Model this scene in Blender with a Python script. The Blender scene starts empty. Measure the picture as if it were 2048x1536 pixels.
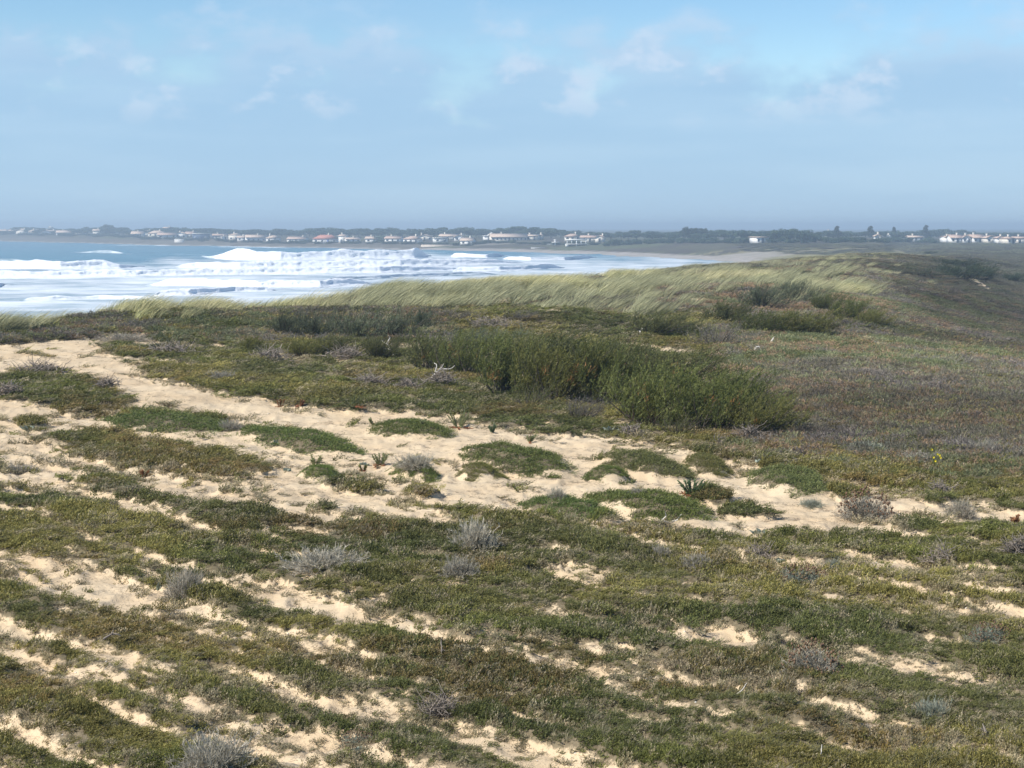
import bpy, math
import numpy as np
R = math.radians
rng = np.random.default_rng(7)

# ------------------------------------------------------------------ camera, sky, sun, exposure
F, YH, CZ = 3248.0, 455.0, 11.0          # focal length in photo pixels, horizon row, eye height above the sea
sc = bpy.context.scene
col = sc.collection
cam_d = bpy.data.cameras.new('camera'); cam = bpy.data.objects.new('camera', cam_d); col.objects.link(cam)
cam.location = (0, 0, CZ); cam.rotation_euler = (R(90), 0, 0)
cam_d.sensor_width = 36; cam_d.lens = 36 * F / 2048; cam_d.shift_y = -(768 - YH) / 2048
cam_d.clip_start = 0.1; cam_d.clip_end = 20000
sc.camera = cam
sc.render.resolution_x, sc.render.resolution_y = 1024, 768
sc.render.engine = 'CYCLES'
SUN_EL, SUN_AZ = 43.0, -118.0            # azimuth from the view axis (+Y), negative = left
world = bpy.data.worlds.new('World'); sc.world = world; world.use_nodes = True
vs = sc.view_settings
vs.view_transform = 'Standard'; vs.look = 'None'; vs.gamma = 1; vs.exposure = 0.65; vs.use_curve_mapping = False

class NT:
    """tiny node helper"""
    def __init__(s, tree): s.t = tree; s.n = tree.nodes; s.l = tree.links
    def new(s, typ, **kw):
        nd = s.n.new(typ)
        for k, v in kw.items():
            if k.startswith('i_'):
                nd.inputs[k[2:].replace('_', ' ')].default_value = v
            else: setattr(nd, k, v)
        return nd
    def link(s, a, b): s.l.new(a, b)
    def put(s, sock, v):
        if hasattr(v, 'is_output'): s.l.new(v, sock)
        else: sock.default_value = v
    def math(s, op, a, b=0.0, c=0.0):
        nd = s.n.new('ShaderNodeMath'); nd.operation = op
        for i, v in enumerate((a, b, c)): s.put(nd.inputs[i], v)
        return nd.outputs[0]
    def mix(s, fac, a, b, blend='MIX'):
        nd = s.n.new('ShaderNodeMix'); nd.data_type = 'RGBA'; nd.blend_type = blend
        s.put(nd.inputs[0], fac)
        for i, v in ((6, a), (7, b)):
            s.put(nd.inputs[i], v if hasattr(v, 'is_output') or len(v) == 4 else (*v, 1))
        return nd.outputs[2]
    def noise(s, vec, scale, detail=4, rough=.55, dim='3D'):
        nd = s.n.new('ShaderNodeTexNoise'); nd.noise_dimensions = dim
        if vec is not None: s.l.new(vec, nd.inputs['Vector'])
        nd.inputs['Scale'].default_value = scale; nd.inputs['Detail'].default_value = detail
        nd.inputs['Roughness'].default_value = rough
        return nd.outputs['Fac']
    def ramp(s, v, lo, hi, smooth=True):
        nd = s.n.new('ShaderNodeMapRange'); nd.interpolation_type = 'SMOOTHSTEP' if smooth else 'LINEAR'
        s.put(nd.inputs[0], v); nd.inputs[1].default_value = lo; nd.inputs[2].default_value = hi
        return nd.outputs[0]

def build_world():
    t = NT(world.node_tree); t.n.clear()
    out = t.new('ShaderNodeOutputWorld'); bg = t.new('ShaderNodeBackground')
    sky = t.new('ShaderNodeTexSky'); sky.sky_type = 'NISHITA'; sky.sun_disc = False
    sky.sun_elevation = R(SUN_EL); sky.sun_rotation = R(SUN_AZ); sky.altitude = 0
    sky.air_density = 1.0; sky.dust_density = 0.0; sky.ozone_density = 3.0
    tc = t.new('ShaderNodeTexCoord'); sep = t.new('ShaderNodeSeparateXYZ'); t.link(tc.outputs['Generated'], sep.inputs[0])
    # cloud deck: direction projected on a flat layer, so the bank flattens towards the horizon
    zz = t.math('MAXIMUM', sep.outputs[2], 0.0)
    den = t.math('ADD', zz, 0.13)
    cx = t.math('DIVIDE', sep.outputs[0], den); cy = t.math('DIVIDE', sep.outputs[1], den)
    cmb = t.new('ShaderNodeCombineXYZ'); t.put(cmb.inputs[0], cx); t.put(cmb.inputs[1], cy); t.put(cmb.inputs[2], 3.7)
    n1 = t.noise(cmb.outputs[0], 1.15, 8, .55)
    mp = t.new('ShaderNodeMapping'); mp.inputs['Scale'].default_value = (15, 15, 26); t.link(tc.outputs['Generated'], mp.inputs[0])
    n2 = t.noise(mp.outputs[0], 1.0, 7, .52)
    mp2 = t.new('ShaderNodeMapping'); mp2.inputs['Scale'].default_value = (5, 5, 40); mp2.inputs['Location'].default_value = (3, 1, 7)
    t.link(tc.outputs['Generated'], mp2.inputs[0])
    n3 = t.noise(mp2.outputs[0], 1.0, 6, .5)
    # bank: thick low on the horizon, its ragged top about six degrees up
    top = t.math('ADD', 0.108, t.math('MULTIPLY', t.math('SUBTRACT', n2, .5), 0.17))
    bank = t.math('SUBTRACT', 1.0, t.ramp(t.math('SUBTRACT', zz, top), -0.022, 0.026))
    wisps = t.math('MULTIPLY', t.ramp(n1, .52, .75), 0.3)
    fac = t.math('MAXIMUM', t.math('MULTIPLY', bank, 0.9), wisps)
    body = t.mix(t.ramp(n3, .38, .64), (2.72, 4.25, 5.95), (3.05, 4.55, 6.15))
    lit = t.ramp(t.math('SUBTRACT', zz, t.math('SUBTRACT', top, .016)), -0.02, 0.02)
    body = t.mix(t.math('MULTIPLY', t.math('MULTIPLY', lit, t.ramp(n2, .46, .66)), .6), body, (5.0, 5.7, 6.7))
    mp4 = t.new('ShaderNodeMapping'); mp4.inputs['Scale'].default_value = (26, 26, 44); mp4.inputs['Location'].default_value = (1.3, 4, 2); t.link(tc.outputs['Generated'], mp4.inputs[0])
    n4 = t.noise(mp4.outputs[0], 1.0, 7, .55)
    puff = t.math('MULTIPLY', t.ramp(n4, .52, .68), t.math('MULTIPLY', t.ramp(zz, .055, .085), t.math('SUBTRACT', 1.0, t.ramp(zz, .12, .16))))
    body = t.mix(t.math('MULTIPLY', puff, .55), body, (5.2, 5.8, 6.8))
    hs = t.new('ShaderNodeHueSaturation'); hs.inputs['Saturation'].default_value = 1.18; t.link(sky.outputs[0], hs.inputs['Color'])
    c = t.mix(fac, hs.outputs[0], body)
    t.link(c, bg.inputs[0]); bg.inputs[1].default_value = 0.09
    t.link(bg.outputs[0], out.inputs[0])
build_world()
sun_d = bpy.data.lights.new('sun', 'SUN'); sun = bpy.data.objects.new('sun', sun_d); col.objects.link(sun)
sun_d.energy = 4.3; sun_d.angle = R(0.53); sun_d.color = (1.0, 0.95, 0.87)
sun.location = (-60, -40, 80)
sun.rotation_euler = (R(90 - SUN_EL), 0, R(-SUN_AZ) + math.pi)

# ------------------------------------------------------------------ numeric helpers
def smooth(a, b, x):
    t = np.clip((x - a) / (b - a), 0, 1); return t * t * (3 - 2 * t)
def _h(ix, iy, s):
    h = (ix.astype(np.int64) * 374761393 + iy.astype(np.int64) * 668265263 + s * 974634777) & 0x7fffffff
    h = ((h ^ (h >> 13)) * 1274126177) & 0x7fffffff
    h = ((h ^ (h >> 15)) * 2246822519) & 0x7fffffff
    return ((h ^ (h >> 16)) & 0xffff) / 65535.0
def vn(x, y, s=0):
    xi = np.floor(x); yi = np.floor(y); fx = x - xi; fy = y - yi
    fx = fx * fx * fx * (fx * (fx * 6 - 15) + 10); fy = fy * fy * fy * (fy * (fy * 6 - 15) + 10)
    xi = xi.astype(np.int64); yi = yi.astype(np.int64)
    a = _h(xi, yi, s); b = _h(xi + 1, yi, s); c = _h(xi, yi + 1, s); d = _h(xi + 1, yi + 1, s)
    return (a * (1 - fx) + b * fx) * (1 - fy) + (c * (1 - fx) + d * fx) * fy
def fbm(x, y, s=0, o=4):
    v = 0; a = .5; t = 0
    for i in range(o):
        v = v + a * vn(x, y, s + i * 17); t += a; a *= .5; x = x * 2.03 + 5.1; y = y * 2.03 + 1.7
    return v / t
def inpoly(px, py, poly):
    r = np.zeros(px.shape, bool); n = len(poly)
    for i in range(n):
        x1, y1 = poly[i]; x2, y2 = poly[(i + 1) % n]
        if y1 == y2: continue
        c = ((y1 > py) != (y2 > py)) & (px < (x2 - x1) * (py - y1) / (y2 - y1) + x1)
        r ^= c
    return r

# ------------------------------------------------------------------ terrain profile: depth below the eye, by bearing and distance
KY = np.array([.4, 2, 5, 8, 12, 16, 20, 25, 30, 36, 44, 54, 66, 80, 100, 130, 170, 220, 300, 400])
def prof(*d): return np.array(d, float)
COLS = {
 -900: prof(1.75, 1.95, 2.35, 2.65, 2.9, 3.0, 3.05, 3.05, 3.0, 2.95, 4.0, 6.5, 8.7, 10, 10.9, 11.4, 12, 12.5, 13, 13),
 -300: prof(1.75, 1.95, 2.35, 2.65, 2.9, 3.05, 3.12, 3.15, 3.08, 2.95, 2.85, 4.6, 7.5, 9.5, 10.7, 11.3, 12, 12.5, 13, 13),
    0: prof(1.75, 1.95, 2.35, 2.65, 2.9, 3.05, 3.14, 3.2, 3.14, 3.0, 2.74, 3.6, 6.3, 9.0, 10.5, 11.2, 12, 12.5, 13, 13),
  300: prof(1.75, 1.95, 2.35, 2.65, 2.9, 3.05, 3.15, 3.22, 3.2, 3.1, 2.85, 2.72, 4.7, 7.8, 10.0, 11.1, 12, 12.5, 13, 13),
  600: prof(1.75, 1.95, 2.35, 2.65, 2.9, 3.05, 3.15, 3.25, 3.26, 3.2, 3.05, 2.95, 2.98, 5.0, 8.4, 10.6, 11.6, 12.3, 13, 13),
  800: prof(1.75, 1.95, 2.35, 2.65, 2.9, 3.05, 3.15, 3.25, 3.28, 3.25, 3.10, 2.9, 2.66, 3.2, 6.6, 9.6, 11.2, 12, 13, 13),
 1000: prof(1.75, 1.95, 2.35, 2.65, 2.9, 3.05, 3.15, 3.25, 3.3, 3.28, 3.16, 3.0, 2.82, 2.68, 3.9, 8.0, 10.6, 11.6, 12.6, 13),
 1200: prof(1.75, 1.95, 2.35, 2.65, 2.9, 3.05, 3.16, 3.26, 3.32, 3.33, 3.27, 3.2, 3.12, 3.06, 3.0, 4.2, 8.2, 11.0, 12, 13),
 1400: prof(1.75, 1.95, 2.35, 2.65, 2.9, 3.06, 3.17, 3.28, 3.34, 3.36, 3.32, 3.25, 3.2, 3.18, 3.15, 3.1, 4.4, 8.6, 11.2, 12),
 1600: prof(1.75, 1.95, 2.35, 2.65, 2.9, 3.06, 3.18, 3.3, 3.37, 3.4, 3.38, 3.34, 3.28, 3.2, 3.15, 3.08, 3.0, 4.6, 8.2, 9.6),
 1720: prof(1.75, 1.95, 2.35, 2.65, 2.9, 3.06, 3.18, 3.31, 3.4, 3.45, 3.5, 3.55, 3.55, 3.5, 3.42, 3.3, 3.2, 3.5, 6.0, 8.4),
 1850: prof(1.75, 1.95, 2.35, 2.65, 2.9, 3.06, 3.18, 3.33, 3.43, 3.52, 3.65, 3.85, 4.0, 4.2, 4.35, 4.25, 4.0, 3.8, 5.0, 6.7),
 1950: prof(1.75, 1.95, 2.35, 2.65, 2.9, 3.06, 3.19, 3.35, 3.46, 3.58, 3.78, 4.1, 4.45, 4.8, 5.2, 5.45, 5.4, 5.2, 5.6, 6.7),
 2048: prof(1.75, 1.95, 2.35, 2.65, 2.9, 3.06, 3.2, 3.36, 3.5, 3.65, 3.9, 4.3, 4.8, 5.4, 6.1, 6.8, 7.2, 7.4, 7.3, 7.2),
 2350: prof(1.75, 1.95, 2.35, 2.65, 2.9, 3.08, 3.25, 3.45, 3.65, 3.9, 4.3, 4.9, 5.6, 6.2, 6.8, 7.2, 7.4, 7.4, 7.3, 7.2),
 3000: prof(1.75, 1.95, 2.35, 2.65, 2.95, 3.2, 3.45, 3.75, 4.1, 4.5, 5.0, 5.7, 6.3, 6.7, 7.0, 7.2, 7.3, 7.3, 7.3, 7.2),
}
SHORE = [(-1400, 2300), (-900, 1900), (-300, 1480), (0, 1310), (150, 1160), (300, 1015), (500, 935), (800, 800), (1000, 742), (1200, 655), (1400, 560), (1600, 430), (1750, 380)]
shx, shy = np.array(SHORE, float).T
gpx = np.linspace(-1500, 3600, 511); gl = np.linspace(math.log(.4), math.log(4600), 900)
def build_table():
    ks = sorted(COLS); lk = np.log(KY)
    A = np.zeros((len(ks), len(gl)))
    far_s = np.array([0, 25, 60, 90, 120, 160, 260, 500, 4000.]); far_z = np.array([0, .8, 1.7, 2.7, 3.7, 4.5, 5.2, 5.8, 6.])
    Y = np.exp(gl)
    for i, k in enumerate(ks): A[i] = np.interp(gl, lk, COLS[k])
    D = np.array([np.interp(gpx, ks, A[:, j]) for j in range(len(gl))]).T
    for i, p in enumerate(gpx):
        if p < 1780:
            ys = np.interp(p, shx, shy); s = Y - ys
            z = np.interp(s, far_s, far_z)
            bed = 11 + np.clip(-s * .03, 0, 2.2)
            m = Y > (300 if p < 1450 else 420)
            d = np.where(s > 0, 11 - z, bed)
            blend = smooth(300, 420, Y)
            D[i] = D[i] * (1 - blend) + d * blend
        else:
            w = smooth(1780, 1900, p)
            blend = smooth(380, 560, Y)
            d = np.interp(Y, [400, 600, 760, 1000, 2000, 4600], [7.2, 7.05, 6.9, 6.0, 5.2, 5.0])
            d0 = np.interp(Y, [400, 600, 700, 760, 1000, 2000, 4600], [9.2, 8.6, 7.8, 7.2, 6.2, 5.2, 5.0])
            D[i] = D[i] * (1 - blend) + (d * w + d0 * (1 - w)) * blend
    def blur(M, sg, ax):
        r = int(sg * 3) + 1; k = np.exp(-.5 * (np.arange(-r, r + 1) / sg) ** 2); k /= k.sum()
        P = np.pad(M, [(r, r) if a == ax else (0, 0) for a in (0, 1)], mode='edge')
        return np.apply_along_axis(lambda v: np.convolve(v, k, 'valid'), ax, P)
    near = blur(blur(D, 4.5, 1), 5, 0)
    far = blur(D, 1.2, 1)
    w = smooth(math.log(330), math.log(450), gl)[None]
    return near * (1 - w) + far * w
TAB = build_table()
def depth0(px, Y):
    u = np.clip((px - gpx[0]) / (gpx[1] - gpx[0]), 0, len(gpx) - 1.001)
    v = np.clip((np.log(np.maximum(Y, .4)) - gl[0]) / (gl[1] - gl[0]), 0, len(gl) - 1.001)
    i = u.astype(int); j = v.astype(int); fu = u - i; fv = v - j
    return (TAB[i, j] * (1 - fu) + TAB[i + 1, j] * fu) * (1 - fv) + (TAB[i, j + 1] * (1 - fu) + TAB[i + 1, j + 1] * fu) * fv
def to_px(x, Y): return 1024 + F * x / Y
def row0(px, Y): return YH + F * depth0(px, Y) / Y

# ------------------------------------------------------------------ plant cover, traced as patches on the dune
SANDPOLY = [(-500, 690), (0, 690), (120, 680), (205, 672), (300, 668), (330, 700), (300, 755), (400, 785), (520, 795), (640, 815), (850, 838), (1000, 862), (1150, 880), (1300, 898), (1420, 925), (1600, 955), (1750, 985), (1850, 1005),
            (2048, 1045), (2500, 1100), (2500, 1140), (2048, 1080), (1880, 1065), (1700, 1080), (1500, 1090), (1300, 1062), (1100, 1052), (950, 1040), (850, 1036), (700, 1010), (600, 1000), (500, 965), (420, 930), (300, 900), (150, 884), (0, 888), (-500, 880)]
# cx, cy, width, height, tilt(deg down to the right)
MATS = [(95, 668, 205, 26, 4), (110, 790, 280, 84, 8), (290, 710, 190, 34, 4), (450, 728, 220, 42, 6), (560, 780, 580, 62, 7), (330, 912, 440, 44, 8), (1000, 828, 380, 62, 10),
        (720, 992, 170, 12, 7), (850, 998, 60, 12, 4), (1420, 1000, 90, 18, 5), (1180, 868, 240, 24, 9), (1700, 1000, 90, 20, 6), (1880, 1010, 90, 18, 4), (60, 858, 60, 12, 4), (1510, 1040, 130, 18, 4), (345, 835, 230, 14, 3), (610, 745, 200, 22, 4)]
SANDS = [(105, 957, 230, 34, 5), (345, 942, 150, 14, -4), (540, 972, 170, 16, 13), (265, 1028, 190, 20, 11), (20, 1040, 150, 22, 5), (440, 1015, 220, 14, 13), (40, 1005, 110, 16, 5), (575, 1085, 220, 22, 4), (620, 1190, 460, 24, 10), (110, 1300, 330, 46, 8),
         (385, 1300, 240, 28, 11), (700, 1270, 260, 16, 7), (800, 1425, 340, 40, 6), (660, 1495, 230, 32, 3), (1165, 1165, 250, 62, 9), (1110, 1128, 130, 24, 5), (1400, 1190, 170, 26, 5), (1445, 1290, 280, 40, 8), (1320, 1262, 220, 20, 8), (1700, 1165, 210, 26, 8),
         (1560, 1182, 160, 22, 8), (1625, 1215, 230, 16, 8), (1890, 1300, 260, 42, 8), (1800, 1362, 180, 26, 6), (1960, 1245, 190, 34, 5), (2020, 1208, 130, 22, 5), (1250, 1312, 220, 16, 8), (1000, 1292, 130, 16, 6), (60, 1452, 180, 16, 4), (1110, 1480, 220, 18, 15),
         (330, 1402, 220, 16, 8), (1550, 1060, 420, 26, 3), (1760, 1085, 240, 22, 5), (2060, 1060, 200, 28, 8), (470, 640, 170, 12, 4), (900, 618, 120, 8, 0), (1090, 648, 70, 8, 5), (1470, 632, 60, 10, 5), (1600, 620, 60, 6, 4), (940, 905, 60, 8, 5), (150, 1245, 180, 14, 8),
         (860, 1190, 160, 12, 8), (1230, 1330, 120, 12, 8), (1510, 1122, 60, 14, 5), (2000, 1420, 120, 14, 8), (2025, 562, 100, 5, 14), (1958, 572, 60, 9, 25), (1580, 722, 50, 6, 6), (1920, 745, 50, 6, 6), (1330, 600, 160, 8, 3), (1380, 575, 120, 5, 2), (1810, 512, 30, 6, 20), (1490, 563, 60, 5, 3), (950, 1360, 200, 14, 8), (1650, 1260, 120, 12, 6), (520, 1240, 160, 12, 10)]
# the mats that stand alone on open sand are things of their own
LONE = [(820, 874, 165, 28, 4, (.072, .098, .032)), (1032, 934, 225, 36, 7, (.068, .092, .03)), (640, 959, 84, 18, 3, (.075, .115, .03)), (825, 955, 95, 24, 8, (.08, .115, .032)), (1288, 944, 185, 34, 8, (.07, .085, .034)), (1216, 965, 96, 18, 3, (.07, .10, .03)),
        (1135, 1034, 190, 36, 10, (.065, .10, .032)), (1295, 1026, 250, 48, 10, (.072, .098, .03)), (1412, 941, 92, 24, 8, (.085, .095, .035)), (1575, 976, 165, 44, 8, (.08, .105, .042)), (345, 855, 270, 36, 3, (.066, .094, .03)), (592, 888, 240, 34, 9, (.068, .10, .03)), (962, 961, 100, 14, 2, (.095, .11, .035))]
RUST = [(480, 960, 240, 50, 9), (1560, 905, 460, 30, 10), (1850, 950, 300, 30, 7), (1720, 1500, 420, 60, 5), (300, 905, 240, 34, 8), (900, 1010, 200, 14, 5), (720, 1080, 220, 22, 8), (1450, 1150, 240, 20, 8), (60, 1390, 200, 70, 6), (1100, 1240, 220, 24, 8), (960, 1150, 130, 40, 10), (1900, 690, 300, 30, 9), (200, 780, 120, 26, 8), (1100, 1020, 160, 20, 8), (640, 1440, 200, 40, 6), (1350, 1400, 260, 30, 6)]
def ell(px, py, e, j=0):
    cx, cy, w, h, t = e[:5]; c, s = math.cos(R(t)), math.sin(R(t)); dx = px - cx; dy = py - cy
    return np.sqrt(((dx * c + dy * s) / (w * .5)) ** 2 + ((-dx * s + dy * c) / (h * .5)) ** 2) + j
def streak(x, y, s, l=1.0):
    c, si = .66, -.75
    u = x * c + y * si; v = -x * si + y * c
    return fbm(u / (2.0 * l), v / (.19 * l), s, 5)
def cover(x, Y):
    """plant cover 0..1 of the creeping mats, of the lone mats, and sand openness"""
    px = to_px(x, Y); py = row0(px, Y)
    k = np.clip((py - YH) / 500, .05, 1.6)
    jx = (fbm(x * .9 + 7, Y * .9, 3) - .5) * 60 * k; jy = (fbm(x * .9, Y * .9 + 9, 4) - .5) * 20 * k
    fx = (vn(x * 6, Y * 6, 8) - .5) * 20 * k; fy = (vn(x * 6, Y * 6, 9) - .5) * 9 * k
    qx = px + jx * .6 + fx; qy = py + jy * .6 + fy
    st = streak(x, Y, 21)
    jit = (fbm(x * 4, Y * 4, 31, 4) - .5) * .8
    st2 = streak(x, Y, 25, 2.6)
    cov = smooth(.36, .64, st * .5 + st2 * .5 + jit * .12) * .97 + .02
    sandz = inpoly(qx, qy, SANDPOLY)
    cov = np.where(sandz, np.clip(smooth(.62, .72, st) * .35, 0, 1), cov)
    flank = smooth(1330, 1480, qx) * smooth(935, 880, qy)
    flank = np.maximum(flank, smooth(1000, 900, qy - (qx - 1600) * .16) * smooth(1350, 1500, qx))
    cov = np.maximum(cov, .95 * flank)
    cov = np.where((qy < 690) & ~sandz, np.maximum(cov, .8), cov)
    lowz = smooth(1060, 1140, py); isl = .8 * smooth(.52, .64, streak(x, Y, 24, .6)) * lowz
    for e in SANDS: cov = np.minimum(cov, np.maximum(isl, .04 + .22 * lowz * smooth(.42, .55, st) + .96 * smooth(.70, 1.3, ell(qx, qy, e, jit))))
    for e in MATS:
        m = 1 - smooth(.72, 1.0, ell(qx, qy, e, jit)); cov = np.maximum(cov, m)
    lone = np.zeros(px.shape)
    for e in LONE: lone = np.maximum(lone, 1 - smooth(.74, 1.0, ell(px + fx, py + fy, e, jit * .6)))
    dome = np.zeros(px.shape)
    for e in LONE: dome = np.maximum(dome, smooth(1.25, .25, ell(px, py, e)))
    return cov, np.maximum(lone, 0), px, py, dome
def bumps(x, Y, cov, dome):
    w = smooth(60, 140, Y)
    b = (fbm(x * .22, Y * .22, 61, 3) - .5) * .20 * smooth(6, 18, Y) * (1 - w) + (fbm(x * .06, Y * .06, 62, 4) - .5) * 1.1 * w * (1 - smooth(250, 420, Y) * .6)
    b = b + (fbm(x * 1.7, Y * 1.7, 63, 3) - .5) * .10 * (1 - w)
    b = b + (1 - np.abs(2 * vn(x * 4.3, Y * 4.3, 64) - 1)) * .032 * (1 - smooth(25, 45, Y)) + (vn(x * 9, Y * 9, 65) - .5) * .034 * (1 - smooth(20, 35, Y))
    b = b + (.075 * smooth(0, 1, cov) + .16 * dome) * (1 - smooth(50, 80, Y))
    return b * (1 - smooth(330, 430, Y))
HUMPS = [(1130, 668, 52, .45, 3.2, 2.6), (1500, 640, 76, .5, 5, 5), (330, 640, 47, .3, 3, 2), (1650, 560, 108, .5, 7, 7), (700, 650, 50, .3, 4, 3), (1880, 560, 175, .3, 7, 10)]
def gz(x, Y, full=False):
    x = np.asarray(x, float); Y = np.asarray(Y, float)
    cov, lone, px, py, dome = cover(x, Y)
    z = CZ - depth0(px, Y) + bumps(x, Y, cov, dome)
    for (hp, _, hy, hh, sx, sy) in HUMPS:
        hx = (hp - 1024) / F * hy
        z = z + hh * np.exp(-((x - hx) / sx) ** 2 - ((Y - hy) / sy) ** 2)
    return (z, cov, lone, px, py) if full else z
def gz1(x, y): return float(gz(np.array([x]), np.array([y]))[0])
_Ys = np.exp(np.linspace(math.log(5), math.log(420), 1500))
def locate(px, py, hmin=5.0):
    """where the ray through a photo pixel first meets the dune"""
    x = (px - 1024) / F * _Ys
    z = gz(x, _Ys); ray = CZ - (py - YH) / F * _Ys
    hit = np.nonzero((z >= ray) & (_Ys > hmin))[0]
    i = hit[0] if len(hit) else len(_Ys) - 1
    return float(x[i]), float(_Ys[i]), float(z[i])

# ------------------------------------------------------------------ mesh helpers
def mesh(name, V, quads=None, tris=None, mats=(), smoothf=False, attrs=None):
    m = bpy.data.meshes.new(name)
    V = np.asarray(V, np.float32).reshape(-1, 3)
    q = np.zeros((0, 4), np.int32) if quads is None or len(quads) == 0 else np.asarray(quads, np.int32)
    t = np.zeros((0, 3), np.int32) if tris is None or len(tris) == 0 else np.asarray(tris, np.int32)
    m.vertices.add(len(V)); m.vertices.foreach_set('co', V.ravel())
    nl = q.size + t.size; m.loops.add(nl); m.polygons.add(len(q) + len(t))
    m.loops.foreach_set('vertex_index', np.concatenate([q.ravel(), t.ravel()]))
    ls = np.concatenate([np.arange(len(q)) * 4, q.size + np.arange(len(t)) * 3]).astype(np.int32)
    m.polygons.foreach_set('loop_start', ls)
    if smoothf: m.polygons.foreach_set('use_smooth', np.ones(len(q) + len(t), bool))
    for k, a in (attrs or {}).items():
        a = np.asarray(a, np.float32)
        if a.ndim == 1:
            at = m.attributes.new(k, 'FLOAT', 'POINT'); at.data.foreach_set('value', a)
        elif a.shape[1] == 4:
            at = m.attributes.new(k, 'FLOAT_COLOR', 'POINT'); at.data.foreach_set('color', a.ravel())
        else:
            at = m.attributes.new(k, 'FLOAT_VECTOR', 'POINT'); at.data.foreach_set('vector', a.ravel())
    m.update(calc_edges=True); m.validate()
    for mm in mats: m.materials.append(mm)
    return m
def obj(name, m, parent=None, loc=(0, 0, 0), rotz=0, scale=None):
    o = bpy.data.objects.new(name, m); col.objects.link(o); o.location = loc; o.rotation_euler = (0, 0, rotz)
    if scale is not None: o.scale = scale
    if parent: o.parent = parent
    return o
def tag(o, label, cat, group=None, kind=None):
    o['label'] = label; o['category'] = cat
    if group: o['group'] = group
    if kind: o['kind'] = kind
    return o
def thing(name, label, cat, loc=(0, 0, 0), rotz=0, group=None, scale=None):
    return tag(obj(name, None, None, loc, rotz, scale), label, cat, group)
class MB:
    """collects strips, tubes and boxes into one mesh"""
    def __init__(s): s.V = []; s.Q = []; s.T = []; s.S = []; s.n = 0
    def add(s, V, Q=None, T=None, shade=None):
        V = np.asarray(V, float).reshape(-1, 3)
        if Q is not None and len(Q): s.Q.append(np.asarray(Q).reshape(-1, 4) + s.n)
        if T is not None and len(T): s.T.append(np.asarray(T).reshape(-1, 3) + s.n)
        s.V.append(V); s.S.append(np.zeros(len(V)) + .5 if shade is None else np.broadcast_to(shade, (len(V),))); s.n += len(V)
    def ribbons(s, P, W, side, shade=None):
        """P n,k,3 centre lines; W n,k half widths; side n,3"""
        n, k, _ = P.shape
        side = side[:, None, :] * W[:, :, None]
        V = np.stack([P - side, P + side], 2).reshape(n, k * 2, 3)
        q = np.array([[2 * i, 2 * i + 1, 2 * i + 3, 2 * i + 2] for i in range(k - 1)])
        Q = (q[None] + (np.arange(n) * k * 2)[:, None, None]).reshape(-1, 4)
        sh = None if shade is None else np.repeat(shade, k * 2)
        s.add(V, Q, shade=sh)
    def tubes(s, P, Rd, sides=4, shade=None):
        n, k, _ = P.shape
        d = np.gradient(P, axis=1); d /= np.linalg.norm(d, axis=2, keepdims=True) + 1e-9
        ref = np.where(np.abs(d[..., 2:3]) > .8, np.array([1., 0, 0]), np.array([0, 0, 1.]))
        a = np.cross(d, ref); a /= np.linalg.norm(a, axis=2, keepdims=True) + 1e-9; b = np.cross(d, a)
        th = np.arange(sides) * 2 * math.pi / sides
        V = P[:, :, None] + (a[:, :, None] * np.cos(th)[:, None] + b[:, :, None] * np.sin(th)[:, None]) * Rd[:, :, None, None]
        q = []
        for i in range(k - 1):
            for j in range(sides):
                j2 = (j + 1) % sides; q.append([i * sides + j, i * sides + j2, (i + 1) * sides + j2, (i + 1) * sides + j])
        Q = (np.array(q)[None] + (np.arange(n) * k * sides)[:, None, None]).reshape(-1, 4)
        sh = None if shade is None else np.repeat(shade, k * sides)
        s.add(V.reshape(-1, 3), Q, shade=sh)
    def box(s, x0, x1, y0, y1, z0, z1):
        V = [(x, y, z) for z in (z0, z1) for y in (y0, y1) for x in (x0, x1)]
        s.add(V, [(0, 2, 3, 1), (4, 5, 7, 6), (0, 1, 5, 4), (2, 6, 7, 3), (0, 4, 6, 2), (1, 3, 7, 5)])
    def get(s, name, mats=(), smoothf=False):
        V = np.concatenate(s.V); Q = np.concatenate(s.Q) if s.Q else None; T = np.concatenate(s.T) if s.T else None
        return mesh(name, V, Q, T, mats, smoothf, {'shade': np.concatenate(s.S)})
def unit(v): return v / (np.linalg.norm(v, axis=-1, keepdims=True) + 1e-9)
def rdir(r, n, zlo=-1, zhi=1):
    a = r.uniform(0, 2 * math.pi, n); z = r.uniform(zlo, zhi, n); c = np.sqrt(np.maximum(0, 1 - z * z))
    return np.stack([np.cos(a) * c, np.sin(a) * c, z], 1)

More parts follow.
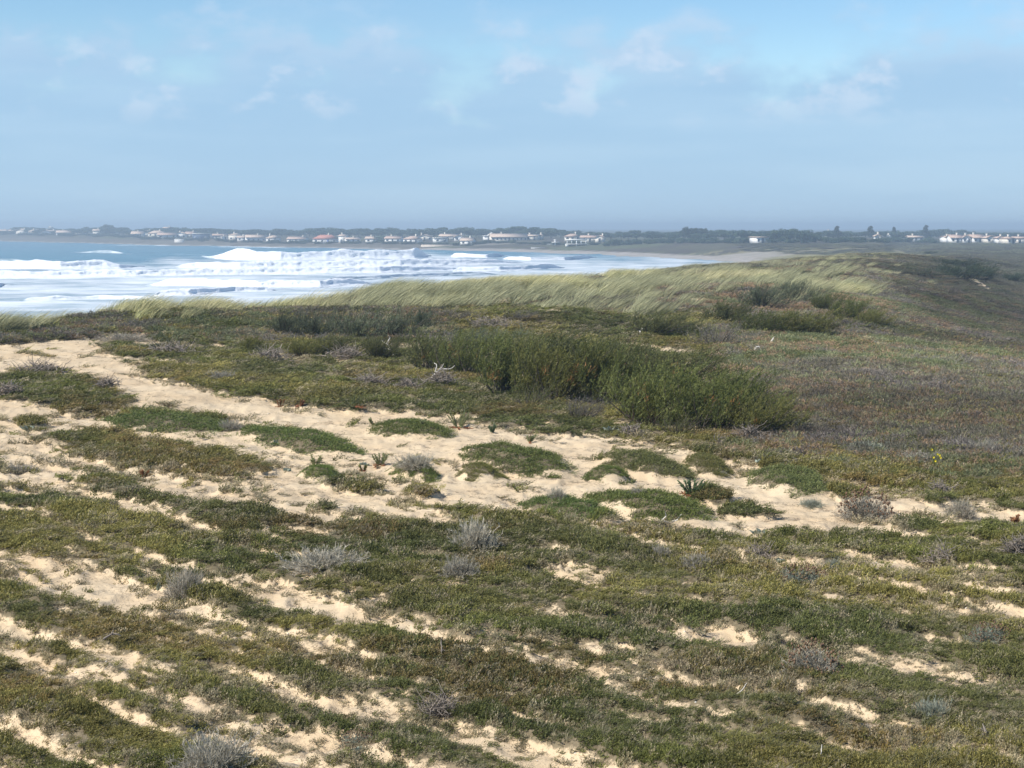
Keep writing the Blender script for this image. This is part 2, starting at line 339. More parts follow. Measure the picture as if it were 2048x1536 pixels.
# ------------------------------------------------------------------ materials
def newmat(name):
    m = bpy.data.materials.new(name); m.use_nodes = True; t = NT(m.node_tree); t.n.clear()
    out = t.new('ShaderNodeOutputMaterial'); return m, t, out
def leaf_mat(name, source, trans=.3, vary=.55, rough=.6):
    """source 'inst' = tint carried by each instance, 'obj' = object colour"""
    m, t, out = newmat(name)
    if source == 'inst':
        a = t.new('ShaderNodeAttribute'); a.attribute_type = 'INSTANCER'; a.attribute_name = 'tint'; c = a.outputs['Color']
    else:
        a = t.new('ShaderNodeObjectInfo'); c = a.outputs['Color']
    s = t.new('ShaderNodeAttribute'); s.attribute_name = 'shade'
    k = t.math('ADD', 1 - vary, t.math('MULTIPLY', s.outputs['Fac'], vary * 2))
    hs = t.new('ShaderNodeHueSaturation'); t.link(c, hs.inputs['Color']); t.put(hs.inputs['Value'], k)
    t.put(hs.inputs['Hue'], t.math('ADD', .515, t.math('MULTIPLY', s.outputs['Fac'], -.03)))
    p = t.new('ShaderNodeBsdfPrincipled'); t.link(hs.outputs[0], p.inputs['Base Color']); p.inputs['Roughness'].default_value = rough
    p.inputs['Specular IOR Level'].default_value = .25
    tr = t.new('ShaderNodeBsdfTranslucent'); t.link(hs.outputs[0], tr.inputs[0])
    mx = t.new('ShaderNodeMixShader'); mx.inputs[0].default_value = trans
    t.link(p.outputs[0], mx.inputs[1]); t.link(tr.outputs[0], mx.inputs[2]); t.link(mx.outputs[0], out.inputs[0])
    return m
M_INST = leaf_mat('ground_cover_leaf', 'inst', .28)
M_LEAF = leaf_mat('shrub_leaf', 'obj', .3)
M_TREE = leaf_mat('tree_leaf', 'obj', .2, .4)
def wood_mat(name, colr, colr2):
    m, t, out = newmat(name)
    tc = t.new('ShaderNodeTexCoord'); n = t.noise(tc.outputs['Object'], 14, 5, .65)
    s = t.new('ShaderNodeAttribute'); s.attribute_name = 'shade'
    c = t.mix(t.math('MULTIPLY_ADD', n, .6, t.math('MULTIPLY', s.outputs['Fac'], .4)), colr, colr2)
    p = t.new('ShaderNodeBsdfPrincipled'); t.link(c, p.inputs['Base Color']); p.inputs['Roughness'].default_value = .8
    p.inputs['Specular IOR Level'].default_value = .2
    t.link(p.outputs[0], out.inputs[0]); return m
M_STEM = wood_mat('shrub_bark', (.035, .028, .022), (.15, .125, .10))
M_DEAD = wood_mat('dead_twig', (.09, .075, .062), (.40, .34, .28))
M_DRIFT = wood_mat('bleached_wood', (.45, .40, .33), (.80, .76, .68))
M_TRUNK = wood_mat('tree_bark', (.05, .04, .03), (.12, .09, .07))
M_HEAD = wood_mat('dry_flower_head', (.07, .045, .03), (.24, .15, .09))
M_YEL = wood_mat('yellow_petal', (.75, .58, .02), (.9, .75, .05))

def ground_mat():
    m, t, out = newmat('dune_ground')
    a = t.new('ShaderNodeAttribute'); a.attribute_name = 'soil'
    b = t.new('ShaderNodeAttribute'); b.attribute_name = 'sand'
    g = t.new('ShaderNodeNewGeometry'); P = g.outputs['Position']
    n1 = t.noise(P, 1.1, 6, .6); n2 = t.noise(P, 22, 5, .65); n3 = t.noise(P, 160, 2, .6)
    sand = t.mix(t.ramp(n1, .3, .7), (.52, .395, .25), (.585, .465, .31))
    sand = t.mix(t.math('MULTIPLY', t.ramp(n2, .55, .75), .35), sand, (.40, .29, .175))
    sand = t.mix(t.math('MULTIPLY', t.ramp(n3, .62, .72), .5), sand, (.25, .18, .11))
    soil = t.mix(t.ramp(n2, .35, .7), a.outputs['Color'], t.mix(1.0, a.outputs['Color'], (.55, .52, .5), 'MULTIPLY'))
    nb = t.noise(P, .12, 7, .65)
    soil = t.mix(t.ramp(nb, .35, .65), soil, t.mix(1.0, soil, (.72, .74, .70), 'MULTIPLY'))
    edge = t.ramp(t.math('ADD', b.outputs['Fac'], t.math('MULTIPLY', t.math('SUBTRACT', n2, .5), .9)), .38, .62)
    c = t.mix(edge, soil, sand)
    p = t.new('ShaderNodeBsdfPrincipled'); t.link(c, p.inputs['Base Color']); p.inputs['Roughness'].default_value = .95
    p.inputs['Specular IOR Level'].default_value = .1
    bp = t.new('ShaderNodeBump'); bp.inputs['Strength'].default_value = .7; bp.inputs['Distance'].default_value = .03
    hh = t.math('ADD', t.noise(P, 7, 5, .6), t.math('MULTIPLY', n2, .5)); t.link(hh, bp.inputs['Height']); t.link(bp.outputs[0], p.inputs['Normal'])
    t.link(p.outputs[0], out.inputs[0]); return m

# ------------------------------------------------------------------ the ground, one sheet from the feet to the far woods
MARRAM = [(-600, 690), (-600, 560), (0, 600), (300, 590), (560, 570), (800, 545), (1000, 530), (1200, 520), (1400, 510), (1560, 495), (1860, 490), (1870, 512), (1760, 528), (1760, 590), (1600, 610), (1480, 600), (1400, 605), (1320, 640), (1120, 645), (1050, 625), (880, 632), (600, 632), (470, 640), (330, 660), (150, 655), (60, 668), (0, 672)]
def far_colour(px, Y, x):
    """colours of heath and fields where single plants cannot be told apart, with some slope shade painted in"""
    n = fbm(x * .02, Y * .012, 71, 4); n2 = fbm(x * .09, Y * .05, 72, 4)
    heath = np.array([.135, .122, .078]); olive = np.array([.15, .16, .085]); brown = np.array([.12, .10, .082])
    dk = (1 - .42 * smooth(1700, 1900, px) * smooth(50, 80, Y) * (1 - smooth(220, 320, Y)))[:, None]  # inland flank darkened: dead heath, plus slope shade painted into the soil
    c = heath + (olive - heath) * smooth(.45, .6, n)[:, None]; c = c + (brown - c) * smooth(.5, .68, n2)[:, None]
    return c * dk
def build_ground():
    cpx = np.concatenate([np.linspace(-1450, -220, 40, endpoint=False), np.linspace(-220, 2270, 640), np.linspace(2270, 3550, 40)[1:]])
    Ys = np.concatenate([np.exp(np.linspace(math.log(.6), math.log(6.5), 40, endpoint=False)), np.exp(np.linspace(math.log(6.5), math.log(45), 480, endpoint=False)),
                         np.exp(np.linspace(math.log(45), math.log(280), 200, endpoint=False)), np.exp(np.linspace(math.log(280), math.log(4500), 170))])
    PX, YY = np.meshgrid(cpx, Ys, indexing='ij'); X = (PX - 1024) / F * YY
    x = X.ravel(); Y = YY.ravel()
    z, cov, lone, px, py = gz(x, Y, True)
    tot = np.maximum(cov, lone)
    sand = 1 - tot
    soil = np.tile(np.array([.22, .178, .115]), (len(x), 1))
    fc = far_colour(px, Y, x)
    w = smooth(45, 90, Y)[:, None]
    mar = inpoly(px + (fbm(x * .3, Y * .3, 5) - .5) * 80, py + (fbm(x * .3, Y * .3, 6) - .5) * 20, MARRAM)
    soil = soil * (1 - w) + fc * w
    soil = np.where(mar[:, None], soil * .3 + np.array([.36, .32, .18]) * .7, soil)
    sand = np.where(mar, np.maximum(sand * .8, .25 * (fbm(x * .5, Y * .5, 55) > .55)), sand)
    # far: beach, rocky bank, fields
    ys = np.interp(px, shx, shy); s = Y - ys; land = (Y > 330) & (px < 1790)
    bw = np.interp(px, [0, 500, 840, 880, 1100, 1300, 1600, 1700], [8, 10, 14, 28, 28, 26, 36, 36]) * (.8 + .5 * fbm(x * .02, Y * .02, 91))
    fs = np.where(land & (s > -60), 1 - smooth(.8, 1.15, s / bw), 0)
    fs = np.maximum(fs, np.where((Y > 500) & (px > 900) & (px < 1700), smooth(.62, .70, fbm(x * .012, Y * .03, 92)) * (1 - smooth(60, 130, s)), 0) * .8)
    farw = smooth(280, 360, Y)
    sand = sand * (1 - farw)
    rock = land & (px < 860)
    rk = (np.array([.21, .185, .15]) + (fbm(x * .05, Y * .05, 95) - .5)[:, None] * .16)
    soil = np.where((rock & (s < 95))[:, None], rk, soil)
    fb = (fs * farw)[:, None]; soil = soil * (1 - fb) + np.array([.47, .425, .385]) * fb
    nx, ny = PX.shape
    i = np.arange(nx * ny).reshape(nx, ny)
    Q = np.stack([i[:-1, :-1], i[1:, :-1], i[1:, 1:], i[:-1, 1:]], -1).reshape(-1, 4)
    m = mesh('ground', np.stack([x, Y, z], 1), Q, None, [ground_mat()], True, {'sand': np.clip(sand, 0, 1), 'soil': np.concatenate([np.clip(soil, .01, 1), np.ones((len(x), 1))], 1)})
    o = obj('ground', m); o['kind'] = 'structure'
    return o
build_ground()

MATK, SHRK = 1.55, 1.1
# ------------------------------------------------------------------ the sea and its breakers
def sea_mat():
    m, t, out = newmat('sea_water')
    f = t.new('ShaderNodeAttribute'); f.attribute_name = 'foam'
    g = t.new('ShaderNodeNewGeometry'); P = g.outputs['Position']
    mp = t.new('ShaderNodeMapping'); mp.inputs['Scale'].default_value = (.06, .12, .35); t.link(P, mp.inputs[0])
    n1 = t.noise(mp.outputs[0], 1.0, 8, .62)
    mp2 = t.new('ShaderNodeMapping'); mp2.inputs['Scale'].default_value = (.02, .035, .02); t.link(P, mp2.inputs[0])
    n0 = t.noise(mp2.outputs[0], 1.0, 5, .55)
    k = t.math('ADD', f.outputs['Fac'], t.math('ADD', t.math('MULTIPLY', t.math('SUBTRACT', n1, .5), .85), t.math('MULTIPLY', t.math('SUBTRACT', n0, .5), .5)))
    fm = t.ramp(k, .15, .85)
    water = t.mix(t.ramp(n0, .35, .65), (.045, .145, .20), (.07, .20, .255))
    c = t.mix(fm, water, (.80, .82, .84))
    p = t.new('ShaderNodeBsdfPrincipled'); t.link(c, p.inputs['Base Color'])
    t.put(p.inputs['Roughness'], t.math('MULTIPLY_ADD', fm, .6, .22)); p.inputs['IOR'].default_value = 1.33
    t.put(p.inputs['Specular IOR Level'], t.math('MULTIPLY_ADD', fm, -.35, .5))
    mp3 = t.new('ShaderNodeMapping'); mp3.inputs['Scale'].default_value = (.25, .6, .5); t.link(P, mp3.inputs[0])
    bp = t.new('ShaderNodeBump'); bp.inputs['Strength'].default_value = .8; bp.inputs['Distance'].default_value = .6
    t.link(t.noise(mp3.outputs[0], 1.0, 6, .6), bp.inputs['Height']); t.link(bp.outputs[0], p.inputs['Normal'])
    t.link(p.outputs[0], out.inputs[0]); return m
M_SEA = sea_mat()
def seaY(y): return CZ * F / (y - YH)
# each breaker: points (photo column, row of its foot), height in m, and how far back its foam trails (m)
BREAK = [
 ([(-420, 536), (-100, 538), (0, 538), (120, 539), (240, 537), (290, 534)], 2.2, 18, 1.0),
 ([(330, 538), (480, 538), (640, 536), (800, 534), (960, 530), (1060, 527)], 1.9, 20, .9),
 ([(404, 513), (430, 517), (470, 520), (560, 521), (700, 519), (830, 517), (862, 512)], 3.0, 22, 1.0),
 ([(900, 513), (930, 516), (975, 516), (1010, 512)], 1.4, 16, .8),
 ([(1000, 519), (1060, 522), (1130, 521), (1195, 515)], 1.1, 18, .75),
 ([(-420, 560), (-100, 557), (60, 556), (250, 554), (420, 551), (560, 549), (760, 546), (900, 541), (1000, 538)], 1.5, 10, .9),
 ([(900, 544), (1000, 543), (1080, 540), (1130, 536)], 1.2, 8, .85),
 ([(290, 572), (400, 573), (520, 576), (640, 575), (760, 569)], 1.3, 12, .9),
 ([(-420, 580), (-100, 578), (-10, 575), (26, 570)], 1.4, 9, .95),
 ([(300, 594), (380, 592), (470, 586), (560, 583)], 1.0, 9, .85),
 ([(150, 505), (190, 506), (225, 507), (265, 508)], 1.2, 10, .6),
 ([(640, 562), (760, 558), (900, 552), (1000, 549)], .8, 8, .6),
 ([(40, 602), (200, 600), (330, 601)], .6, 8, .7),
 ([(-420, 527), (0, 524), (95, 525)], 1.0, 12, .45),
 ([(-200, 482.5), (40, 482), (150, 483)], .5, 6, .45), ([(205, 490.5), (300, 491.2), (370, 492)], .4, 5, .5), ([(380, 493.3), (500, 495), (610, 497)], .4, 5, .5),
]
def build_sea():
    cpx = np.linspace(-1500, 1760, 560); rows = np.concatenate([np.linspace(900, 640, 20, endpoint=False), np.linspace(640, 520, 170, endpoint=False), np.linspace(520, 468, 120)])
    PX, RW = np.meshgrid(cpx, rows, indexing='ij'); Y = seaY(RW).ravel(); px = PX.ravel(); row = RW.ravel(); x = (px - 1024) / F * Y
    z = (fbm(x * .02, Y * .06, 101, 3) - .5) * .5 + (fbm(x * .12, Y * .16, 102, 3) - .5) * .45
    zone = smooth(505, 548, row + (fbm(px * .012, row * .06, 105, 3) - .5) * 30 + smooth(250, 420, px) * 20)
    foam = -.05 + .60 * zone
    for pts, h, tr, st in BREAK:
        bx, by = np.array(pts, float).T; yc = seaY(np.interp(px, bx, by)); s = Y - yc
        inx = smooth(bx[0] - 25, bx[0] + 10, px) * (1 - smooth(bx[-1] - 10, bx[-1] + 40, px))
        foam = np.maximum(foam, inx * st * .85 * np.exp(-np.clip(-s, 0, 999) / (h * 7)) * (s <= 0) + inx * st * .6 * np.exp(-np.clip(s, 0, 999) / (tr * 1.3)) * (s > 0))
    i = np.arange(PX.size).reshape(PX.shape)
    Q = np.stack([i[:-1, :-1], i[1:, :-1], i[1:, 1:], i[:-1, 1:]], -1).reshape(-1, 4)[:, ::-1]
    sea = obj('sea', mesh('sea', np.stack([x, Y, z], 1), Q, None, [M_SEA], True, {'foam': foam})); sea['kind'] = 'structure'
    for bi, (pts, h, tr, st) in enumerate(BREAK):
        bx, by = np.array(pts, float).T; n = max(30, int((bx[-1] - bx[0]) / 2.2))
        px = np.linspace(bx[0], bx[-1], n); t = np.linspace(0, 1, n)
        Yc = seaY(np.interp(px, bx, by)); env = smooth(0, .10, t) * (1 - smooth(.86, 1, t))
        if bi == 2: env = smooth(0, .16, t) * (1 - smooth(.93, 1, t)) * (1 + .25 * np.exp(-((px - 480) / 30) ** 2) + .2 * np.exp(-((px - 835) / 18) ** 2))
        if bi in (10, 14, 15, 16): env = np.sin(math.pi * t) ** 2
        H = h * (.12 + .88 * env) * (.72 + .55 * fbm(px * .025, px * 0 + bi, 111, 4))
        # cross profile: distance towards the shore (negative = camera side), height
        pr = np.array([(5.5, -.35), (4.2, .02), (3.0, .25), (2.0, .55), (1.3, .82), (.8, .98), (.35, 1.04), (0, .98), (-.25, .84), (-.4, .66), (-.55, .48), (-.8, .32), (-1.15, .18), (-1.7, .06), (-2.4, -.3)])
        k = len(pr)
        w = np.clip(H, .5, None)
        Yg = Yc[:, None] + 1.7 * w[:, None] + pr[None, :, 0] * w[:, None]
        Z = pr[None, :, 1] * H[:, None]
        rough = (fbm(px[:, None] * .055 + np.arange(k) * .35, np.arange(k)[None] * .45 + bi * 9 + px[:, None] * 0, 112, 4) - .5)
        face = ((pr[:, 0] < 1.5) & (pr[:, 1] > 0))[None]
        Z = Z + rough * face * .25 * np.minimum(H, 2)[:, None]; Yg = Yg + (fbm(px[:, None] * .08 + np.arange(k) * .3, np.arange(k)[None] * .6 + px[:, None] * 0, 113, 3) - .5) * face * w[:, None] * .6
        X = (px[:, None] - 1024) / F * Yg
        fo = st * np.interp(pr[:, 0], [-2.4, -1.2, .5, 1.6, 5], [.5, .95, 1.05, .55, .2])[None] + rough * .35
        fo = fo * (.55 + .45 * smooth(0, .5, env))[:, None]
        i = np.arange(n * k).reshape(n, k)
        Q = np.stack([i[:-1, :-1], i[1:, :-1], i[1:, 1:], i[:-1, 1:]], -1).reshape(-1, 4)
        obj('breaking_wave', mesh('breaking_wave', np.stack([X, Yg, Z], -1).reshape(-1, 3), Q, None, [M_SEA], True, {'foam': np.clip(fo, 0, 1.2).ravel()}), sea)
build_sea()

# ------------------------------------------------------------------ air
def build_haze():
    b = MB(); b.box(-4300, 4000, -40, 4800, -4.2, 20)
    m, t, out = newmat('haze_air')
    v = t.new('ShaderNodeVolumePrincipled'); v.inputs['Color'].default_value = (.71, .87, 1.0, 1); v.inputs['Density'].default_value = .0007
    v.inputs['Anisotropy'].default_value = .2
    t.link(v.outputs[0], out.inputs['Volume'])
    o = obj('haze', b.get('haze', [m])); o['kind'] = 'stuff'; o['label'] = 'thin blue sea haze over the bay and dunes'; o['category'] = 'haze'
build_haze()

# ------------------------------------------------------------------ far shore: houses
def plain(name, c, rough=.8, noise=.12):
    m, t, out = newmat(name); tc = t.new('ShaderNodeTexCoord')
    n = t.noise(tc.outputs['Object'], 1.3, 5, .6)
    cc = t.mix(t.ramp(n, .3, .7), tuple(v * (1 - noise) for v in c), tuple(min(1, v * (1 + noise)) for v in c))
    p = t.new('ShaderNodeBsdfPrincipled'); t.link(cc, p.inputs['Base Color']); p.inputs['Roughness'].default_value = rough; t.link(p.outputs[0], out.inputs[0]); return m
W_WHITE = plain('white_render', (.80, .78, .73)); W_CREAM = plain('cream_render', (.72, .66, .56)); W_BLUE = plain('dark_blue_cladding', (.05, .08, .15))
W_FAINT = plain('grey_render', (.62, .60, .56)); M_BLUE = plain('blue_shutter', (.08, .12, .32))
RF_PINK = plain('pink_clay_tile', (.50, .36, .28)); RF_RED = plain('red_clay_tile', (.48, .20, .14)); RF_TAN = plain('tan_clay_tile', (.56, .43, .33)); RF_GREY = plain('pale_flat_roof', (.62, .6, .56))
M_GLASS = plain('dark_window_glass', (.05, .06, .08), .15); M_FRAME = plain('white_frame', (.8, .8, .78))
def far_locate(px, py):
    Ys = np.linspace(max(330, np.interp(px, shx, shy) + 12) if px < 1780 else 560, 1900, 1600)
    x = (px - 1024) / F * Ys
    z = gz(x, Ys); ray = CZ - (py - YH) / F * Ys
    h = np.nonzero(z >= ray)[0]; i = h[0] if len(h) else len(Ys) - 1
    return float(x[i]), float(Ys[i]), float(z[i])
hrng = np.random.default_rng(11)
def house(px, by, wpx, wallpx, roofpx, kind, wall, roof, label, rot=None, nwin=3, chim=True, group=None, hole=None, loc=None):
    x, Y, z = loc or far_locate(px, by)
    k = Y / F; w = wpx * k * (1.1 if px < 1300 else .97); hw = max(2.3, wallpx * k * (1.12 if px < 1300 else .9)); hr = max(.6, roofpx * k); dp = min(max(7, w * .6), 11)
    rot = hrng.uniform(-.3, .3) if rot is None else rot
    t = thing('house', label, 'house', (x, Y + dp / 2, z - .25), rot, group)
    hw += .25
    a, d = w / 2, dp / 2
    b = MB(); b.box(-a, a, -d, d, 0, hw)
    if kind == 'gable': b.add([(-a, -d, hw), (-a, d, hw), (-a, 0, hw + hr - .12), (a, -d, hw), (a, d, hw), (a, 0, hw + hr - .12)], None, [(0, 2, 1), (3, 4, 5)])
    if kind == 'front': b.add([(-a, -d, hw), (a, -d, hw), (0, -d, hw + hr - .12), (-a, d, hw), (a, d, hw), (0, d, hw + hr - .12)], None, [(0, 1, 2), (4, 3, 5)])
    obj('wall', b.get('wall', [wall]), t)
    o = .45; b = MB(); th = .16
    if kind == 'gable':
        for s in (-1, 1):
            V = [(-a - o, s * (d + o), hw - .15), (a + o, s * (d + o), hw - .15), (a + o, 0, hw + hr), (-a - o, 0, hw + hr)]
            V += [(p[0], p[1], p[2] + th) for p in V]; b.add(V, [(3, 2, 1, 0), (4, 5, 6, 7), (0, 1, 5, 4), (1, 2, 6, 5), (2, 3, 7, 6), (3, 0, 4, 7)])
    elif kind == 'front':
        for s in (-1, 1):
            V = [(s * (a + o), -d - o, hw - .15), (s * (a + o), d + o, hw - .15), (0, d + o, hw + hr), (0, -d - o, hw + hr)]
            V += [(p[0], p[1], p[2] + th) for p in V]; b.add(V, [(3, 2, 1, 0), (4, 5, 6, 7), (0, 1, 5, 4), (1, 2, 6, 5), (2, 3, 7, 6), (3, 0, 4, 7)])
    elif kind == 'hip':
        r = max(.3, a - d * .9)
        b.add([(-a - o, -d - o, hw - .02), (a + o, -d - o, hw - .02), (a + o, d + o, hw - .02), (-a - o, d + o, hw - .02), (-r, 0, hw + hr), (r, 0, hw + hr)], [(0, 1, 5, 4), (2, 3, 4, 5), (3, 2, 1, 0)], [(1, 2, 5), (3, 0, 4)])
    else:
        b.box(-a - .3, a + .3, -d - .3, d + .3, hw, hw + .35)
    rf = obj('roof', b.get('roof', [roof]), t)
    if chim and kind != 'flat':
        cx = hrng.uniform(-.6, .6) * a; b = MB(); b.box(cx - .35, cx + .35, -.3, .3, hw + hr * .5, hw + hr + .9); b.box(cx - .42, cx + .42, -.37, .37, hw + hr + .9, hw + hr + 1.05)
        obj('chimney', b.get('chimney', [W_CREAM]), rf)
    nst = 2 if hw > 5 else 1
    for st in range(nst):
        z0 = .95 + st * 2.7
        for i in range(nwin):
            wx = -a + (i + .5) * w / nwin; ww = min(1.3, w / nwin * .5)
            if st == 0 and i == nwin // 2:
                b = MB(); b.box(wx - .5, wx + .5, -d - .05, -d + .05, .2, 2.25); dd = obj('door', b.get('door', [M_BLUE if hole == 'blue' else M_GLASS]), t); continue
            b = MB(); b.box(wx - ww / 2, wx + ww / 2, -d - .04, -d + .05, z0, z0 + 1.15); wo = obj('window', b.get('window', [M_FRAME]), t)
            b = MB(); b.box(wx - ww / 2 + .1, wx + ww / 2 - .1, -d - .06, -d, z0 + .1, z0 + 1.05); obj('pane', b.get('pane', [M_GLASS]), wo)
    return t, (x, Y, z, a, d, hw, hr)
G1 = 'low cream houses along the far shore'
L1 = 'low cream house with tan tile roof in the far shore row'
HOUSES = [
 (8, 466, 20, 3.5, 2.5, 'gable', W_CREAM, RF_TAN, L1, G1), (25, 466, 15, 3, 2, 'gable', W_FAINT, RF_TAN, L1, G1),
 (42, 468.5, 17, 6, 4, 'front', W_CREAM, RF_TAN, 'taller cream gabled house standing alone among dark trees at the point', None),
 (70, 469, 23, 6, 3.5, 'hip', W_CREAM, RF_TAN, 'cream house with hipped roof heading the row of houses at the point', None),
 (90, 470, 17, 5, 4, 'front', W_WHITE, RF_TAN, 'white gable-fronted house within the row of houses at the point', None),
 (105, 469, 20, 4.5, 3, 'gable', W_CREAM, RF_TAN, L1, G1),
 (128, 470.5, 30, 5, 4, 'gable', W_WHITE, RF_TAN, 'long white house, widest in the row of houses at the point', None),
 (155, 469.5, 26, 3.5, 2.5, 'gable', W_WHITE, RF_PINK, 'low white house with pinkish roof ending the row at the point', None),
 (194, 470.5, 17, 8.5, 2.5, 'gable', W_CREAM, RF_TAN, 'narrow two-storey cream house beside a dark clump of trees on the far shore', None),
 (214, 468.5, 18, 3, 2.2, 'gable', W_FAINT, RF_TAN, L1, G1), (231, 468.5, 19, 3.5, 3, 'front', W_CREAM, RF_TAN, L1, G1),
 (274, 474, 22, 5, 5, 'gable', W_WHITE, RF_TAN, 'white house with steep pale roof above the low headland', None),
 (297, 470, 14, 4, 2.5, 'gable', W_WHITE, RF_TAN, L1, G1),
 (312, 473, 28, 4, 5.5, 'hip', W_CREAM, RF_TAN, 'broad cream house with tall pyramid roof on the far shore', None),
 (332, 476.5, 34, 4.5, 4, 'gable', W_WHITE, RF_PINK, 'long white house with pink roof below the pyramid-roofed house', None),
 (361, 475, 23, 4, 4, 'front', W_WHITE, RF_TAN, 'bright white gable-fronted house beside the dark blue building', None),
 (380, 474.5, 18, 4.5, 4.5, 'gable', W_CREAM, RF_PINK, 'cream house with sloping pink roof next to the dark blue building', None),
 (401, 479.5, 28, 10.5, 1, 'flat', W_BLUE, RF_GREY, 'dark blue flat-roofed two-storey building with white windows', None),
 (419, 476.5, 11, 6, 1, 'flat', W_WHITE, RF_GREY, 'small white cube house against the dark blue building', None),
 (438, 477.5, 25, 3, 2.5, 'gable', W_CREAM, RF_PINK, 'low cream bungalow with pink roof just along from the dark blue building', None), (448, 480.5, 14, 3.5, 2, 'front', W_WHITE, RF_TAN, L1, G1),
 (470, 480.5, 20, 10, 2.5, 'hip', W_CREAM, RF_TAN, 'square two-storey cream house with flat hipped roof on the far shore', None), (485, 482, 18, 5, 3, 'gable', W_WHITE, RF_TAN, L1, G1),
 (509, 483.5, 36, 8, 4.5, 'gable', W_WHITE, RF_TAN, 'big white house with small gable beside the square two-storey house', None),
 (545, 483.5, 22, 5, 5.5, 'hip', W_WHITE, RF_TAN, 'white villa with pointed hip roof and dark trees on both sides', None),
 (594, 485.5, 34, 6, 4, 'gable', W_WHITE, RF_PINK, 'white house with dull pink roof standing above the stony bank', None),
 (650, 486, 44, 7.5, 8, 'hip', W_WHITE, RF_RED, 'white house with large brick-red roof and blue doors', None),
 (686, 486, 11, 13, 2.5, 'gable', W_WHITE, RF_TAN, 'tall narrow white house rising like a tower beside a long low wing', None),
 (704, 486, 27, 4.5, 2.5, 'gable', W_WHITE, RF_TAN, 'long low white wing beside the tower-like white house', None),
 (744, 485, 22, 5, 3.5, 'gable', W_WHITE, RF_TAN, 'small white house with pale roof set against dark green woods', None),
 (788, 485, 30, 5.5, 4, 'gable', W_WHITE, RF_PINK, 'white house with pink roof and dark hedge in front', None),
 (825, 486.5, 29, 6.5, 6, 'hip', W_WHITE, RF_PINK, 'white house with broad hipped pink roof beside the beach wall', None),
 (849, 481.5, 27, 4, 4, 'front', W_CREAM, RF_PINK, 'pink-roofed gabled house just behind the broad hipped house', None),
 (880, 485, 26, 3, 2, 'flat', W_WHITE, RF_GREY, 'low white flat-roofed terrace building above the beach', None), (898, 480.5, 32, 5, 4, 'gable', W_CREAM, RF_TAN, 'cream house with long pale roof behind the low terrace building', None),
 (918, 482, 18, 4, 4, 'front', W_WHITE, RF_TAN, 'white gable-fronted house next to the long pale-roofed house', None), (936, 490, 22, 5.5, 5, 'gable', W_WHITE, RF_TAN, 'white beach house standing lowest, right above the sand', None),
 (976, 481.5, 17, 8, 1.5, 'flat', W_WHITE, RF_GREY, 'white flat-roofed block at the end of the long arcade building', None),
 (1016, 482.5, 66, 6, 6, 'gable', W_CREAM, RF_TAN, 'very long cream building with arcade front and tan roof above the beach', None),
 (1066, 480.5, 22, 3.5, 2.5, 'gable', W_CREAM, RF_TAN, 'small tan house beyond the end of the long arcade building', None), (1081, 479.5, 9, 5, 2, 'front', W_CREAM, RF_TAN, 'narrow tan house with tall gable beside the small tan house', None),
 (1145, 481.5, 28, 4, 5, 'hip', W_CREAM, RF_PINK, 'house with hipped pink roof behind the white pergola', None), (1182, 484, 34, 4.5, 3.5, 'gable', W_CREAM, RF_PINK, 'long pink-roofed house next to the white pergola', None), (1201, 484.5, 16, 3.5, 4, 'front', W_CREAM, RF_PINK, 'small pink-roofed house ending the row at the woods', None),
 (1521, 486.5, 28, 4.5, 3, 'flat', W_WHITE, RF_TAN, 'lone white building with wide tan flat roof on the misty heath', None),
 (1660, 474, 18, 4, 3, 'gable', W_FAINT, RF_TAN, 'pale house half hidden in the misty woods', None),
 (1758, 483.5, 11, 3, 2.5, 'front', W_WHITE, RF_TAN, 'tiny white cabin alone in mist before the woods', None), (1781, 481.5, 5, 3, 1.5, 'front', W_WHITE, RF_GREY, 'tiniest white hut beside the tiny white cabin', None),
 (1833, 483.5, 30, 2.5, 1.5, 'gable', W_FAINT, RF_TAN, 'long low pale shed in mist on the heath', None),
 (1896, 485, 13, 5, 2, 'gable', W_WHITE, RF_PINK, 'small white annexe at the misty end of the heath villas', None), (1915, 485.5, 28, 7, 5.5, 'gable', W_WHITE, RF_PINK, 'white villa with pink roof, tallest of the heath villas', None), (1932, 485.5, 18, 5.5, 5, 'front', W_WHITE, RF_PINK, 'white gable-fronted villa joined to the tallest heath villa', None),
 (1957, 485.5, 32, 6, 6, 'gable', W_WHITE, RF_PINK, 'white heath villa with dark arched openings', None), (1982, 486, 20, 5.5, 4.5, 'front', W_CREAM, RF_PINK, 'pink gabled house beside the villa with arched openings', None), (2003, 486.5, 15, 4, 3.5, 'front', W_WHITE, RF_PINK, 'small white gabled house near the end of the heath villas', None),
 (2019, 487.5, 18, 2.5, 3.5, 'hip', W_CREAM, RF_PINK, 'low house that is nearly all pink roof on the heath', None), (2044, 486.5, 28, 3, 2.5, 'gable', W_CREAM, RF_PINK, 'long low pink-roofed house at the far end of the heath villas', None),
 (333, 462, 13, 3, 2, 'gable', W_FAINT, RF_TAN, 'pale house high up among trees above the pyramid-roofed house', None), (99, 460, 4, 3, 1.5, 'front', W_WHITE, RF_GREY, 'tiny white building among the treetops at the point', None),
]
HLOC = []
